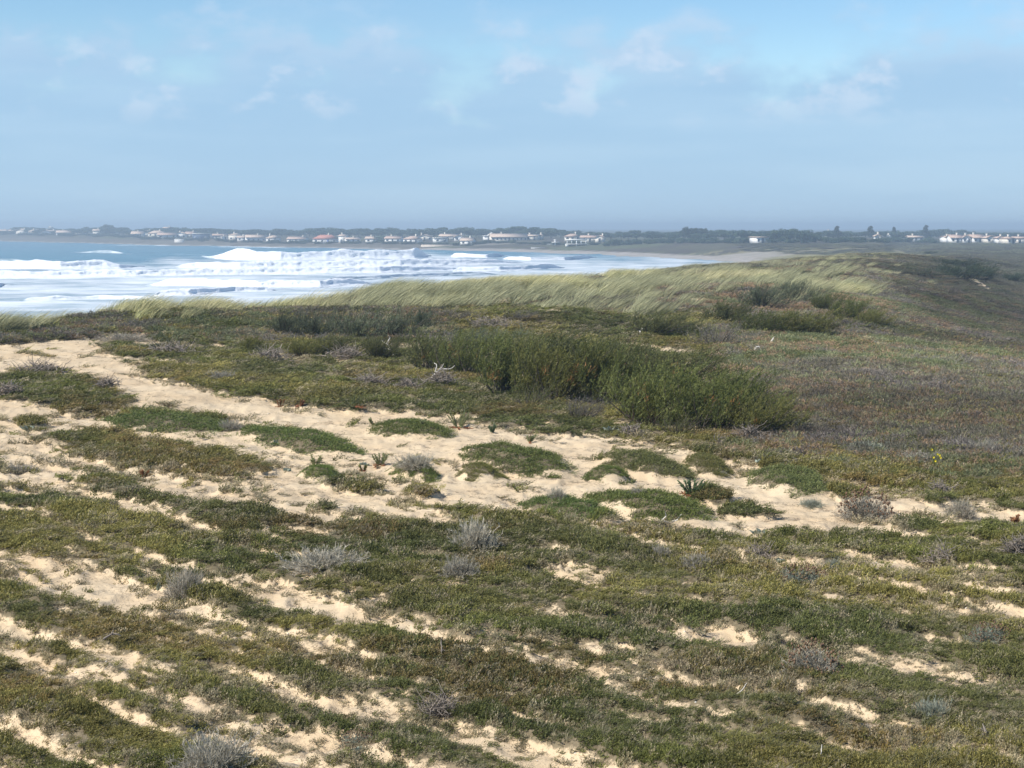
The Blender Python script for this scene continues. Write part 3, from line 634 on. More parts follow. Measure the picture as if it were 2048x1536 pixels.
for hs in HOUSES:
    px, by, w, wl, rf, kind, wall, roof, label, grp = hs
    deep = None
    if by < 471 and px > 300:
        Yd = float(np.interp(px, shx, shy)) + 260; deep = ((px - 1024) / F * Yd, Yd, CZ - (by - YH) * Yd / F)
    elif by < 463: deep = ((px - 1024) / F * 1560, 1560, CZ - (by - YH) * 1560 / F)
    t, info = house(px, by, w, wl, rf, kind, wall, roof, label, nwin=max(1, int(w / 9)) if px not in (1016,) else 9, group=grp, hole='blue' if px == 650 else None, loc=deep, rot=0.12 if px in (1016, 976) else None)
    HLOC.append((px, info))
    if px == 976:      # pediment on the white block
        x, Y, z, a, d, hw, hr = info; b = MB(); b.add([(-.5, -d, hw + .35), (a * 2.1, -d, hw + .35), (a * .8, -d, hw + 2), (-.5, d, hw + .35), (a * 2.1, d, hw + .35), (a * .8, d, hw + 2)], [(0, 3, 5, 2), (1, 2, 5, 4), (0, 1, 4, 3)], [(0, 1, 2), (3, 5, 4)])
        obj('pediment', b.get('pediment', [W_WHITE]), t)
# white pergola deck in front of the hipped pink house
def pergola():
    x, Y, z = far_locate(1153, 492.5); k = Y / F
    t = thing('pergola', 'white pergola deck with slab roof on posts above the beach', 'pergola', (x, Y, z - .2)); a = 22 * k; h = 15 * k
    b = MB(); b.box(-a, a, -.1, 5, h - .45, h); obj('roof_slab', b.get('roof_slab', [W_WHITE]), t)
    for i in range(5):
        px = -a * .85 + i * a * 1.7 / 4; z0 = 0 if i == 2 else 6 * k
        b = MB(); b.box(px - .22, px + .22, .1, .5, z0, h - .45); obj('post', b.get('post', [M_FRAME]), t)
    b = MB(); b.box(-a * 1.0, a * 1.05, .0, 5, 6 * k - .35, 6 * k - .05); obj('deck', b.get('deck', [W_FAINT]), t)
    b = MB(); b.box(-a, -a * .75, .05, 5, 0, 6 * k - .35); obj('side_wall', b.get('side_wall', [W_WHITE]), t)
    b = MB(); b.box(-a * .7, a * .9, 4.4, 5, 0, 6 * k - .35); obj('back_wall', b.get('back_wall', [W_FAINT]), t)
pergola()
def lookout():
    x, Y, z = far_locate(1110, 491); k = Y / F
    t = thing('lifeguard_post', 'white T-shaped lookout post on the slope above the beach', 'lookout', (x, Y, z - .2))
    b = MB(); b.box(-.3, .3, -.3, .3, 0, 13 * k); obj('mast', b.get('mast', [M_FRAME]), t)
    b = MB(); b.box(-1.6, 2.2, -.8, .8, 6.6 * k, 7.8 * k); obj('platform', b.get('platform', [W_WHITE]), t)
    b = MB(); b.box(-.6, .7, -.35, .35, 10.6 * k, 12.6 * k); obj('sign_board', b.get('sign_board', [W_WHITE]), t)
    b = MB(); b.box(-3.6, -.4, -.2, .2, 3 * k, 3.7 * k); obj('rail', b.get('rail', [M_FRAME]), t)
lookout()
def beach_wall(px0, px1, py, hpx, label, m):
    x0, Y0, z0 = far_locate(px0, py); x1, Y1, z1 = far_locate(px1, py); Y = max(Y0, Y1); k = Y / F
    b = MB(); L = (px1 - px0) * k; h = hpx * k
    b.box(-L / 2, L / 2, -.35, .35, -2.5, h); b.box(-L / 2 - .1, L / 2 + .1, -.45, .45, h, h + .12)
    o = obj('retaining_wall', b.get('retaining_wall', [m]), None, ((px0 + px1 - 2048) / 2 / F * Y, Y, min(z0, z1))); tag(o, label, 'wall')
beach_wall(842, 905, 494, 5, 'pale sandy retaining wall between beach and houses', plain('sandy_wall', (.52, .44, .36)))
beach_wall(1062, 1090, 497, 1.6, 'low white wall at the foot of the slope by the beach', W_WHITE)
beach_wall(349, 368, 485, 7, 'grey-green concrete bank wall on the low headland', W_FAINT)
# ------------------------------------------------------------------ far shore: trees
def crown_mesh(name, seed, kind):
    r = np.random.default_rng(seed); b = MB()
    if kind == 'round': lobes = [(r.uniform(-.32, .32), r.uniform(-.3, .3), r.uniform(.42, .78), r.uniform(.17, .30)) for _ in range(15)]
    elif kind == 'pine': lobes = [(r.uniform(-.42, .42), r.uniform(-.3, .3), r.uniform(.66, .86), r.uniform(.13, .22)) for _ in range(14)] + [(r.uniform(-.15, .25), 0, r.uniform(.4, .6), .13) for _ in range(4)]
    else: lobes = [((.05 + .26 * (1 - h)) * r.uniform(-1, 1), (.05 + .26 * (1 - h)) * r.uniform(-1, 1), h, .07 + .17 * (1 - h)) for h in np.linspace(.2, .97, 22)]
    for (x, y, z, q) in lobes:
        n = 46 if kind == 'cone' else 70
        d = rdir(r, n); p = np.array([x, y, z]) + d * q * r.uniform(.55, 1.08, (n, 1)) * np.array([1, 1, .8])
        a = unit(np.cross(d, rdir(r, n))); c = unit(np.cross(d, a) + d * .5); s = r.uniform(.035, .075, (n, 1))
        V = np.stack([p - a * s, p + a * s * .9, p + c * s * 1.3], 1); T = np.arange(n * 3).reshape(-1, 3)
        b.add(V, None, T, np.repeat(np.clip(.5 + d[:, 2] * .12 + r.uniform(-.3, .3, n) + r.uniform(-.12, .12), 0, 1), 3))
    return b.get(name, [M_TREE])
def trunk_mesh(name, seed, kind):
    r = np.random.default_rng(seed); b = MB()
    top = .62 if kind != 'cone' else .9
    P = np.array([[(0, 0, -.03), (.01, 0, top * .35), (.03, .01, top * .7), (.05, .0, top)]], float); b.tubes(P, np.array([[.035, .028, .02, .01]]), 6)
    for _ in range(5):
        h = r.uniform(.22, top * .8); dd = rdir(r, 1, .3, .7)[0] * r.uniform(.2, .34)
        b.tubes(np.array([[(.02, 0, h), np.array([.02, 0, h]) + dd * .5, np.array([.02, 0, h]) + dd]]), np.array([[.016, .011, .005]]), 5)
    return b.get(name, [M_TRUNK])
CR = {k: [crown_mesh('crown', 40 + i * 7 + j, k) for j in range(3)] for i, k in enumerate(('round', 'pine', 'cone'))}
TK = {k: trunk_mesh('trunk', 90 + i, k) for i, k in enumerate(('round', 'pine', 'cone'))}
TOPS = np.array([(-300, 460), (-100, 458), (0, 463), (25, 460), (50, 451), (75, 455), (100, 455), (140, 456), (180, 453), (210, 450), (235, 454), (260, 456), (300, 455), (340, 452), (360, 456), (380, 453), (400, 457), (450, 456), (520, 457), (600, 458), (650, 454), (700, 457), (760, 455), (850, 456), (940, 453), (980, 457), (1020, 452), (1050, 452),
 (1080, 456), (1120, 458), (1150, 460), (1170, 465), (1190, 460), (1222, 465), (1260, 460), (1300, 462), (1350, 462), (1371, 459), (1400, 460), (1460, 456), (1480, 460), (1520, 459), (1560, 457), (1600, 456), (1625, 464), (1650, 460), (1670, 460), (1700, 463), (1740, 459), (1755, 463), (1790, 457), (1810, 466), (1840, 462), (1870, 457), (1930, 458), (1955, 464), (1975, 468), (2000, 468), (2020, 465), (2048, 464), (2200, 462), (2500, 462)], float)
trng = np.random.default_rng(23)
LAB = {'round': 'rounded broadleaf tree in the woodland belt behind the far houses', 'pine': 'flat-topped maritime pine in the woodland belt behind the far houses'}
GRP = 'woodland trees behind the far shore'
def tree(px, top, Y, kind, wpx, label, group, tint, name='tree'):
    x = (px - 1024) / F * Y; z = gz1(x, Y) if Y < 4000 else 6
    ht = max(3.0, CZ - (top - YH) * Y / F - z); w = wpx * Y / F
    o = thing(name, label, 'tree', (x, Y, z - .1), trng.uniform(0, 6.28), group, (w / .95, w / .95, ht / .98))
    t = obj('trunk', TK[kind], o); c = obj('crown', CR[kind][int(trng.integers(3))], o); c.color = (*tint, 1)
    return o
def ttint():
    a = np.array([.030, .056, .030]); b = np.array([.058, .090, .044]); c = np.array([.045, .07, .055])
    t = trng.uniform(); return (a + (b - a) * t + (c - a) * trng.uniform() * .5) * trng.uniform(.85, 1.15)
for row in range(2):
    p = -160.0 + row * 7
    while p < 2190:
        base = float(np.interp(p, shx, shy)) + 190 if p < 1640 else float(np.interp(p, [1640, 1780, 1900, 2200], [760, 860, 930, 960]))
        Y = base + (70 if row else 15) + trng.uniform(-15, 25)
        w = trng.uniform(20, 34); top = float(np.interp(p, TOPS[:, 0], TOPS[:, 1])) + trng.uniform(-1.2, 2.5) + (0 if row else trng.uniform(2, 7))
        kind = 'pine' if trng.uniform() < .25 else 'round'
        tree(p, top, Y, kind, w, LAB[kind], GRP, ttint(), 'pine_tree' if kind == 'pine' else 'broadleaf_tree')
        p += w * trng.uniform(.5, .75)
for px, top, kind, w, label in [(1371, 452.5, 'round', 17, 'dark round treetop standing above the woods behind the grey dunes'), (1390, 456, 'pine', 30, 'dark spreading tree leaning away beside the dark round treetop'), (1674, 453, 'cone', 30, 'dark pointed cypress next to the pale house in the misty woods'), (1741, 453, 'cone', 26, 'slim pointed cypress above the tiny white cabin'), (1788, 455, 'cone', 18, 'thin cypress beside a yellowish tree in the misty woods'), (1852, 451.5, 'cone', 30, 'pointed cypress standing out above the woods near the heath villas'), (1408, 457, 'pine', 14, 'small ragged wind-swept pine near the dark round treetop')]:
    tree(px, top, float(np.interp(px, [1300, 1640, 1780, 1900], [780, 790, 880, 940])) - 10, kind, w, label, None, (.035, .048, .03), 'cypress_tree' if kind == 'cone' else 'broadleaf_tree')
# low shrubs and hedges in front of and between the far houses
SG = 'dark garden shrubs among the far houses'
def lowshrub(px, by, wpx, hpx, tint, label=None, group=SG):
    x, Y, z = far_locate(px, by); w = wpx * Y / F; h = hpx * Y / F
    o = tag(obj('garden_shrub', CR['round'][int(trng.integers(3))], None, (x, Y, z - .42 * h), trng.uniform(0, 6.28), (w / .9, w / .9, h / .62)), label or 'dark green garden shrub growing among the far shore houses', 'shrub', group); o.color = (*tint, 1)
for px in np.arange(8, 1215, 17.0):
    by = float(np.interp(px, [0, 60, 160, 190, 260, 300, 400, 500, 640, 760, 850, 935, 1000, 1100, 1200], [468, 471, 471.5, 473, 474, 478, 482, 485, 487, 487, 489, 491, 486, 490, 489])) + trng.uniform(-1.5, 1.5)
    lowshrub(px + trng.uniform(-6, 6), by, trng.uniform(14, 30), trng.uniform(3, 6.5), ttint() * np.array([1.05, .95, 1.0]))
for px in np.arange(1215, 1880, 16.0):
    lowshrub(px + trng.uniform(-6, 6), float(np.interp(px, [1215, 1300, 1380, 1600, 1700, 1880], [491, 487, 486, 485, 485, 486])) + trng.uniform(-1, 1.5), trng.uniform(18, 36), trng.uniform(5, 12), ttint() * np.array([1.1, 1.05, 1.0]), 'low bushy thicket at the foot of the misty woods', 'thickets at the edge of the woods')
lowshrub(765, 484, 34, 13, (.11, .15, .10), 'pale grey-green rounded tree between white houses', None)
lowshrub(664, 483, 20, 10, (.11, .15, .10), 'pale grey-green bush leaning on the red-roofed house', None)

# ------------------------------------------------------------------ instanced ground cover (stuff)
def sprig_mesh(seed, n=26, leaves=9):
    r = np.random.default_rng(seed); b = MB()
    a = r.uniform(0, 2 * math.pi, n); rad = np.sqrt(r.uniform(0, 1, n)) * .75
    base = np.stack([np.cos(a) * rad, np.sin(a) * rad, np.zeros(n) - .1], 1)
    d = unit(np.stack([np.cos(a) * .45 + .6, np.sin(a) * .45 - .1, r.uniform(.35, 1.2, n)], 1) + r.normal(0, .25, (n, 3)))
    L = r.uniform(.45, .9, n); sh = np.clip(r.normal(.5, .27, n), 0, 1)
    for j in range(leaves):
        t = (j + .6) / leaves
        p = base + d * (L * t)[:, None] + np.array([.25, 0, -.1]) * (t * t * L)[:, None]
        q = unit(d * .8 + rdir(r, n)); s = unit(np.cross(q, rdir(r, n))); l = r.uniform(.17, .33, n) * (1.15 - .5 * t)
        P = np.stack([p, p + q * l[:, None] * .55, p + q * l[:, None]], 1)
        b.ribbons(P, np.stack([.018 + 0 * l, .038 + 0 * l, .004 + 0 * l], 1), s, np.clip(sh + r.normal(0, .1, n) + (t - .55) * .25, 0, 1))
    return b
def blade_mesh(seed, n, h, bend, w, lean=(.45, .05), spread=.18, droop=.5):
    r = np.random.default_rng(seed); b = MB(); k = 5
    a = r.uniform(0, 2 * math.pi, n); rad = np.sqrt(r.uniform(0, 1, n)) * spread
    base = np.stack([np.cos(a) * rad, np.sin(a) * rad, np.zeros(n) - .03], 1)
    d = unit(np.stack([np.cos(a) * bend + lean[0] * .5, np.sin(a) * bend + lean[1], np.ones(n)], 1) + r.normal(0, .12, (n, 3)))
    L = h * r.uniform(.5, 1.1, n); t = np.linspace(0, 1, k)
    P = base[:, None] + d[:, None] * (L[:, None] * t)[:, :, None]
    P = P + (np.array([lean[0], lean[1], -.35 * droop]) * L[:, None])[:, None] * (t * t)[None, :, None]
    W = w * (1 - t * .85)[None] * r.uniform(.7, 1.3, (n, 1)); s = unit(np.cross(d, rdir(r, n)))
    b.ribbons(P, W, s, np.clip(r.normal(.5, .22, n), 0, 1)); return b
def twigball_mesh(seed, n=90, leaf=True, tw=1.0):
    r = np.random.default_rng(seed); b = MB(); k = 4; t = np.linspace(0, 1, k)
    d = rdir(r, n, .05, 1.0); L = r.uniform(.5, 1, n)
    P = (d * np.array([1, 1, .75]))[:, None] * (L[:, None] * t)[:, :, None] + r.normal(0, .06, (n, k, 3)) * t[None, :, None] + np.stack([r.normal(0, .22, n), r.normal(0, .22, n), np.zeros(n) - .05], 1)[:, None]
    sh = np.clip(r.normal(.5, .22, n), 0, 1)
    b.ribbons(P, .016 * tw * (1.1 - t * .6)[None] * np.ones((n, 1)), unit(np.cross(d, rdir(r, n))), sh)
    if leaf:
        for j in range(7 if tw == 1 else 11):
            tt = r.uniform(.35, 1, n); i = np.minimum((tt * (k - 1)).astype(int), k - 2); f = tt * (k - 1) - i
            p = P[np.arange(n), i] * (1 - f)[:, None] + P[np.arange(n), i + 1] * f[:, None]
            q = unit(d + rdir(r, n) * .8); l = r.uniform(.09, .17, n)
            b.ribbons(np.stack([p, p + q * l[:, None]], 1), np.stack([.017 * tw + 0 * l, .007 * tw + 0 * l], 1), unit(np.cross(q, rdir(r, n))), np.clip(sh + r.normal(0, .12, n), 0, 1))
    return b
def debris_mesh(seed):
    r = np.random.default_rng(seed); b = MB(); n = 7
    a = r.uniform(0, 2 * math.pi, n); d = np.stack([np.cos(a), np.sin(a), r.uniform(-.05, .2, n)], 1); L = r.uniform(.25, 1, n)
    t = np.linspace(0, 1, 4); P = r.normal(0, .5, (n, 1, 3)) * np.array([1, 1, .02]) + d[:, None] * (L[:, None] * t)[:, :, None] + r.normal(0, .05, (n, 4, 3)) + np.array([0, 0, .04])
    b.tubes(P, .017 * np.ones((n, 4)) * r.uniform(.5, 1.3, (n, 1)), 3, np.clip(r.normal(.5, .25, n), 0, 1)); return b
def src(name, mb):
    m = mb.get(name, [M_INST]); return bpy.data.objects.new(name, m)        # used only by the instancers below
def scatter(name, label, cat, sources, P, rotz, scl, tint, tilt=None):
    n = len(P)
    m = bpy.data.meshes.new(name); m.vertices.add(n); m.vertices.foreach_set('co', np.asarray(P, np.float32).ravel())
    rot = np.zeros((n, 3), np.float32); rot[:, 2] = rotz
    if tilt is not None: rot[:, :2] = tilt
    for k, v, ty, fld in (('rot', rot, 'FLOAT_VECTOR', 'vector'), ('scl', scl, 'FLOAT_VECTOR', 'vector'), ('tint', np.concatenate([np.clip(tint, .005, .95), np.ones((n, 1))], 1), 'FLOAT_COLOR', 'color')):
        at = m.attributes.new(k, ty, 'POINT'); at.data.foreach_set(fld, np.asarray(v, np.float32).ravel())
    at = m.attributes.new('pick', 'INT', 'POINT'); at.data.foreach_set('value', rng.integers(0, len(sources), n).astype(np.int32))
    o = tag(obj(name, m), label, cat, None, 'stuff')
    ng = bpy.data.node_groups.new(name, 'GeometryNodeTree'); t = NT(ng)
    ng.interface.new_socket('Geometry', in_out='INPUT', socket_type='NodeSocketGeometry'); ng.interface.new_socket('Geometry', in_out='OUTPUT', socket_type='NodeSocketGeometry')
    gi = t.new('NodeGroupInput'); go = t.new('NodeGroupOutput'); g2 = t.new('GeometryNodeGeometryToInstance')
    for s in sources[::-1]:
        oi = t.new('GeometryNodeObjectInfo'); oi.inputs['Object'].default_value = s; t.link(oi.outputs['Geometry'], g2.inputs[0])
    ip = t.new('GeometryNodeInstanceOnPoints'); ip.inputs['Pick Instance'].default_value = True
    t.link(gi.outputs[0], ip.inputs['Points']); t.link(g2.outputs[0], ip.inputs['Instance'])
    def na(k, ty):
        a = t.new('GeometryNodeInputNamedAttribute'); a.data_type = ty; a.inputs['Name'].default_value = k; return a.outputs[0]
    t.link(na('pick', 'INT'), ip.inputs['Instance Index'])
    e2r = t.new('FunctionNodeEulerToRotation'); t.link(na('rot', 'FLOAT_VECTOR'), e2r.inputs[0]); t.link(e2r.outputs[0], ip.inputs['Rotation'])
    t.link(na('scl', 'FLOAT_VECTOR'), ip.inputs['Scale']); t.link(ip.outputs[0], go.inputs[0])
    md = o.modifiers.new('instances', 'NODES'); md.node_group = ng
    return o
def fan(n, y0, y1, p0=-260, p1=2310):
    mg = 2.6 * F / y0; n = int(n * (p1 - p0 + 2 * mg) / (p1 - p0))      # a few metres past the frame on both sides
    px = rng.uniform(p0 - mg, p1 + mg, n); Y = np.exp(rng.uniform(math.log(y0), math.log(y1), n)); k = (px > p0 - 2.6 * F / Y) & (px < p1 + 2.6 * F / Y); px, Y = px[k], Y[k]
    return (px - 1024) / F * Y, Y
def mixc(a, b, t): return np.asarray(a) + (np.asarray(b) - np.asarray(a)) * np.asarray(t)[:, None]
GREEN, OLIVE, RUSTC, DARK, DRY, GREYC = (.102, .108, .028), (.155, .138, .040), (.17, .105, .045), (.066, .074, .025), (.24, .20, .135), (.17, .165, .13)
def mat_tint(x, Y, px, py, cov):
    n = len(x)
    a = smooth(.38, .62, fbm(x * .55, Y * .55, 201)); c = mixc(GREEN, OLIVE, a)
    dk = smooth(.52, .66, fbm(x * .4 + 3, Y * .4, 202)); c = c + (np.array(DARK) - c) * (dk * .7)[:, None]
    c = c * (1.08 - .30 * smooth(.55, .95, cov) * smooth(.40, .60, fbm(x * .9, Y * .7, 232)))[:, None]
    ru = smooth(.60, .72, fbm(x * .7, Y * .7 + 8, 203)) * .4
    for e in RUST: ru = np.maximum(ru, .5 * (1 - smooth(.6, 1.1, ell(px, py, e, (fbm(x * 3, Y * 3, 204) - .5) * .6))))
    ru = ru * (rng.uniform(0, 1, n) < .75)
    c = c + (np.array(RUSTC) - c) * ru[:, None]
    thin = 1 - smooth(.45, .95, cov); dr = (rng.uniform(0, 1, n) < .08 + .2 * smooth(.5, .7, streak(x, Y, 205)) + .55 * thin) ; c = np.where(dr[:, None], c * .35 + np.array(DRY) * .65, c)
    return c * rng.uniform(.75, 1.25, (n, 1)) * MATK
SPR = [src('mat_sprig', sprig_mesh(300 + i)) for i in range(5)]
TUF = [src('grass_tuft', blade_mesh(320 + i, 22, 1.0, .45, .012, (.3, .0), .12)) for i in range(3)]
MAR = [src('marram_tuft', blade_mesh(330 + i, 60, 1.0, .20, .011, (.42, .02), .20, .5)) for i in range(4)]
HEA = [src('heath_clump', twigball_mesh(340 + i)) for i in range(4)]
DEB = [src('litter_twig', debris_mesh(350 + i)) for i in range(4)]
# creeping mats
x, Y = fan(150000, 6.2, 62); z, cov, lone, px, py = gz(x, Y, True)
pm = np.clip(cov + (fbm(x * 7, Y * 7, 230, 2) - .5) * .35 * smooth(.1, .4, cov), 0, 1) ** 1.3 * (1 - smooth(.0, .2, lone)); flank = smooth(1380, 1560, px) * (1 - smooth(880, 990, py - (px - 1600) * .16))
k = rng.uniform(0, 1, len(x)) < pm * (1 - .62 * flank); x, Y, z, px, py, cov = x[k], Y[k], z[k], px[k], py[k], cov[k]
s = (.0050 * Y * rng.uniform(.7, 1.35, len(x)))[:, None] * np.array([1, 1, 1.0]); s[:, 2] = np.minimum(s[:, 2] * rng.uniform(.7, 1.2, len(x)), .085) * (.6 + .9 * smooth(.35, .65, fbm(x * 1.6, Y * 1.6, 231)))
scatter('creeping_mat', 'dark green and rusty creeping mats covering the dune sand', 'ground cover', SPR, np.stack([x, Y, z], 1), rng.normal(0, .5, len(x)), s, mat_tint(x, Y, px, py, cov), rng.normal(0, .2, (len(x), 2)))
# thin dry grass through the mats
x, Y = fan(24000, 6.2, 60); z, cov, lone, px, py = gz(x, Y, True)
k = (rng.uniform(0, 1, len(x)) < (.12 + .6 * smooth(.45, .6, fbm(x * .5, Y * .5, 207))) * smooth(.12, .5, cov)) & (lone < .2); x, Y, z = x[k], Y[k], z[k]
sz = rng.uniform(.05, .12, len(x)) * (.6 + Y * .025)
c = mixc((.27, .235, .15), (.15, .16, .075), rng.uniform(0, 1, len(x))) * rng.uniform(.7, 1.2, (len(x), 1))
scatter('dry_grass', 'thin dry grass growing through the creeping mats', 'grass', TUF, np.stack([x, Y, z], 1), rng.normal(0, .4, len(x)), np.stack([sz, sz, sz], 1), c)
# marram on the crest
x, Y = fan(75000, 36, 330); z, cov, lone, px, py = gz(x, Y, True)
jx = (fbm(x * .25, Y * .25, 5) - .5) * 110 + rng.normal(0, 1, len(x)) * 45 * smooth(70, 110, Y); jy = (fbm(x * .25, Y * .25, 6) - .5) * 26
mm = inpoly(px + jx, py + jy, MARRAM); n1 = fbm(x * .12, Y * .07, 209); hol = smooth(.44 , .54, fbm(x * .28, Y * .09, 210) + .06 * smooth(90, 120, Y))
crest = (depth0(px, Y) < 5.0)
k = mm & crest & (rng.uniform(0, 1, len(x)) < (1 - .82 * hol) * np.where((px < 560), .6, .95) * smooth(.40, .50, fbm(x * .8, Y * .3, 219, 2) + rng.normal(0, .02, len(x))) * (1 - .45 * smooth(95, 130, Y))); x, Y, z, px, py = x[k], Y[k], z[k], px[k], py[k]
h = rng.uniform(.3, .8, len(x)) * (.7 + .5 * fbm(x * .4, Y * .4, 211)) * np.where(px < 560, .95, 1.1)
h = h * (1 - .3 * smooth(95, 130, Y)); wd = h * (1.0 + Y / 160)
c = mixc((.45, .44, .20), (.60, .54, .31), rng.uniform(0, 1, len(x))); c = mixc(c, np.tile((.33, .33, .19), (len(x), 1)), smooth(.45, .6, fbm(x * .1, Y * .05, 212)) * .8) * rng.uniform(.65, 1.25, (len(x), 1))
fy = (smooth(90, 130, Y) * (1 - .6 * smooth(1560, 1620, px)))[:, None]; c = c * (1 - fy) + fy * (c * .3 + np.array((.30, .29, .18)) * .7)
scatter('marram_grass', 'pale yellow-green marram grass bent by the wind on the dune crest', 'grass', MAR, np.stack([x, Y, z], 1), rng.normal(0, .35, len(x)), np.stack([wd, wd, h], 1), c)
# heath of the inland flank and the dark patches on the ridge
x, Y = fan(100000, 20, 420, -260, 2310); z, cov, lone, px, py = gz(x, Y, True)
fl = smooth(1380, 1560, px) * (1 - smooth(860, 960, py - (px - 1600) * .14))
mm = inpoly(px + (fbm(x * .25, Y * .25, 5) - .5) * 110, py + (fbm(x * .25, Y * .25, 6) - .5) * 26, MARRAM)
dark = smooth(.45, .54, fbm(x * .28, Y * .09, 210) + .06 * smooth(90, 120, Y)) * mm * (Y > 44) * .95
ridge = (~mm) & (Y > 70) & (depth0(px, Y) < 7.8)
left = (py < 690) & (px < 900) & (~mm) & (Y > 30)
k = (rng.uniform(0, 1, len(x)) < np.maximum(np.maximum(fl * .8, dark), np.maximum(ridge * .95, left * .5))) & (cov > .3) & (depth0(px, Y) < 7.8)
x, Y, z, px, py = x[k], Y[k], z[k], px[k], py[k]; n = len(x)
u = fbm(x * .22, Y * .16, 213); v = fbm(x * .35, Y * .3, 214); w = rng.uniform(0, 1, n)
c = mixc((.135, .118, .088), (.115, .128, .06), smooth(.42, .58, u)); c = mixc(c, np.tile((.155, .132, .118), (n, 1)), smooth(.5, .65, v) * .8)
c = np.where((w < .13 + .35 * smooth(.55, .65, fbm(x * .3, Y * .3, 215)))[:, None], np.array((.215, .15, .09)), c); c = np.where((w > .82)[:, None], np.array((.17, .175, .09)), c); c = c * rng.uniform(.7, 1.25, (n, 1)) * 1.4
c = c * ((.68 + .64 * smooth(.3, .7, fbm(x * .1, Y * .07, 217, 3))) * (1 - .45 * smooth(1700, 1880, px) * smooth(50, 80, Y)))[:, None]  # last factor: dead heath tone together with the flank's shade, painted into the tint
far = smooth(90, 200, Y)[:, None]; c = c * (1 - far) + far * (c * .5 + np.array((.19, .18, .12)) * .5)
sr = .0072 * Y * rng.uniform(.7, 1.3, n) + .06; sh = np.minimum(sr, .32 + .0 * Y) * rng.uniform(.55, 1.0, n)
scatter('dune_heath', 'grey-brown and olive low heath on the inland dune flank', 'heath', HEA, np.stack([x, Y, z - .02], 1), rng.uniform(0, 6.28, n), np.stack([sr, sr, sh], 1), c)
# straw-coloured grass standing in the heath
x, Y = fan(16000, 24, 170, 1300, 2310); z, cov, lone, px, py = gz(x, Y, True)
k = (rng.uniform(0, 1, len(x)) < smooth(.42, .60, fbm(x * .2, Y * .14, 218, 4)) * .5) & (cov > .4) & (smooth(1380, 1560, px) * (1 - smooth(860, 960, py - (px - 1600) * .14)) > .3); x, Y, z = x[k], Y[k], z[k]; n = len(x)
sz = rng.uniform(.1, .24, n); c = mixc((.36, .32, .18), (.22, .235, .11), rng.uniform(0, 1, n)) * rng.uniform(.75, 1.2, (n, 1))
scatter('straw_grass', 'straw-coloured thin grass standing in the heath of the inland flank', 'grass', TUF, np.stack([x, Y, z], 1), rng.normal(0, .4, n), np.stack([sz * (1 + Y / 90), sz * (1 + Y / 90), sz], 1), c)
# heath plain behind the dune
x, Y = fan(22000, 150, 900, 1500, 2400); z, cov, lone, px, py = gz(x, Y, True)
k = (cov > .3) & (depth0(px, Y) > 6.2) & (depth0(px, Y) < 8.4) & (rng.uniform(0, 1, len(x)) < .75); x, Y, z = x[k], Y[k], z[k]; n = len(x)
u = fbm(x * .03, Y * .015, 216); c = mixc((.17, .165, .10), (.22, .22, .12), smooth(.4, .6, u)); c = mixc(c, np.tile((.12, .10, .085), (n, 1)), (rng.uniform(0, 1, n) < .3) * 1.0) * rng.uniform(.8, 1.2, (n, 1))
sr = .0055 * Y * rng.uniform(.6, 1.3, n); sh = rng.uniform(.2, .55, n)
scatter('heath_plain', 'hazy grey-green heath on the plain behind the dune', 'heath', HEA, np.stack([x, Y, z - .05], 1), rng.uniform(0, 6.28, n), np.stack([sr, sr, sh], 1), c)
# twigs and leaf litter on the open sand
x, Y = fan(75000, 6.2, 46); z, cov, lone, px, py = gz(x, Y, True)
k = (cov < .62) & (lone < .3) & (rng.uniform(0, 1, len(x)) < .15 + .5 * smooth(.42, .6, streak(x, Y, 220)) + .6 * smooth(.06, .3, cov)); x, Y, z = x[k], Y[k], z[k]; n = len(x)
s = rng.uniform(.02, .07, n) * (.55 + Y * .025); c = mixc((.10, .07, .045), (.26, .205, .16), rng.uniform(0, 1, n))
scatter('sand_litter', 'small brown twigs and dead leaves scattered on the sand', 'litter', DEB, np.stack([x, Y, z], 1), rng.uniform(0, 6.28, n), np.stack([s, s, s], 1), c)
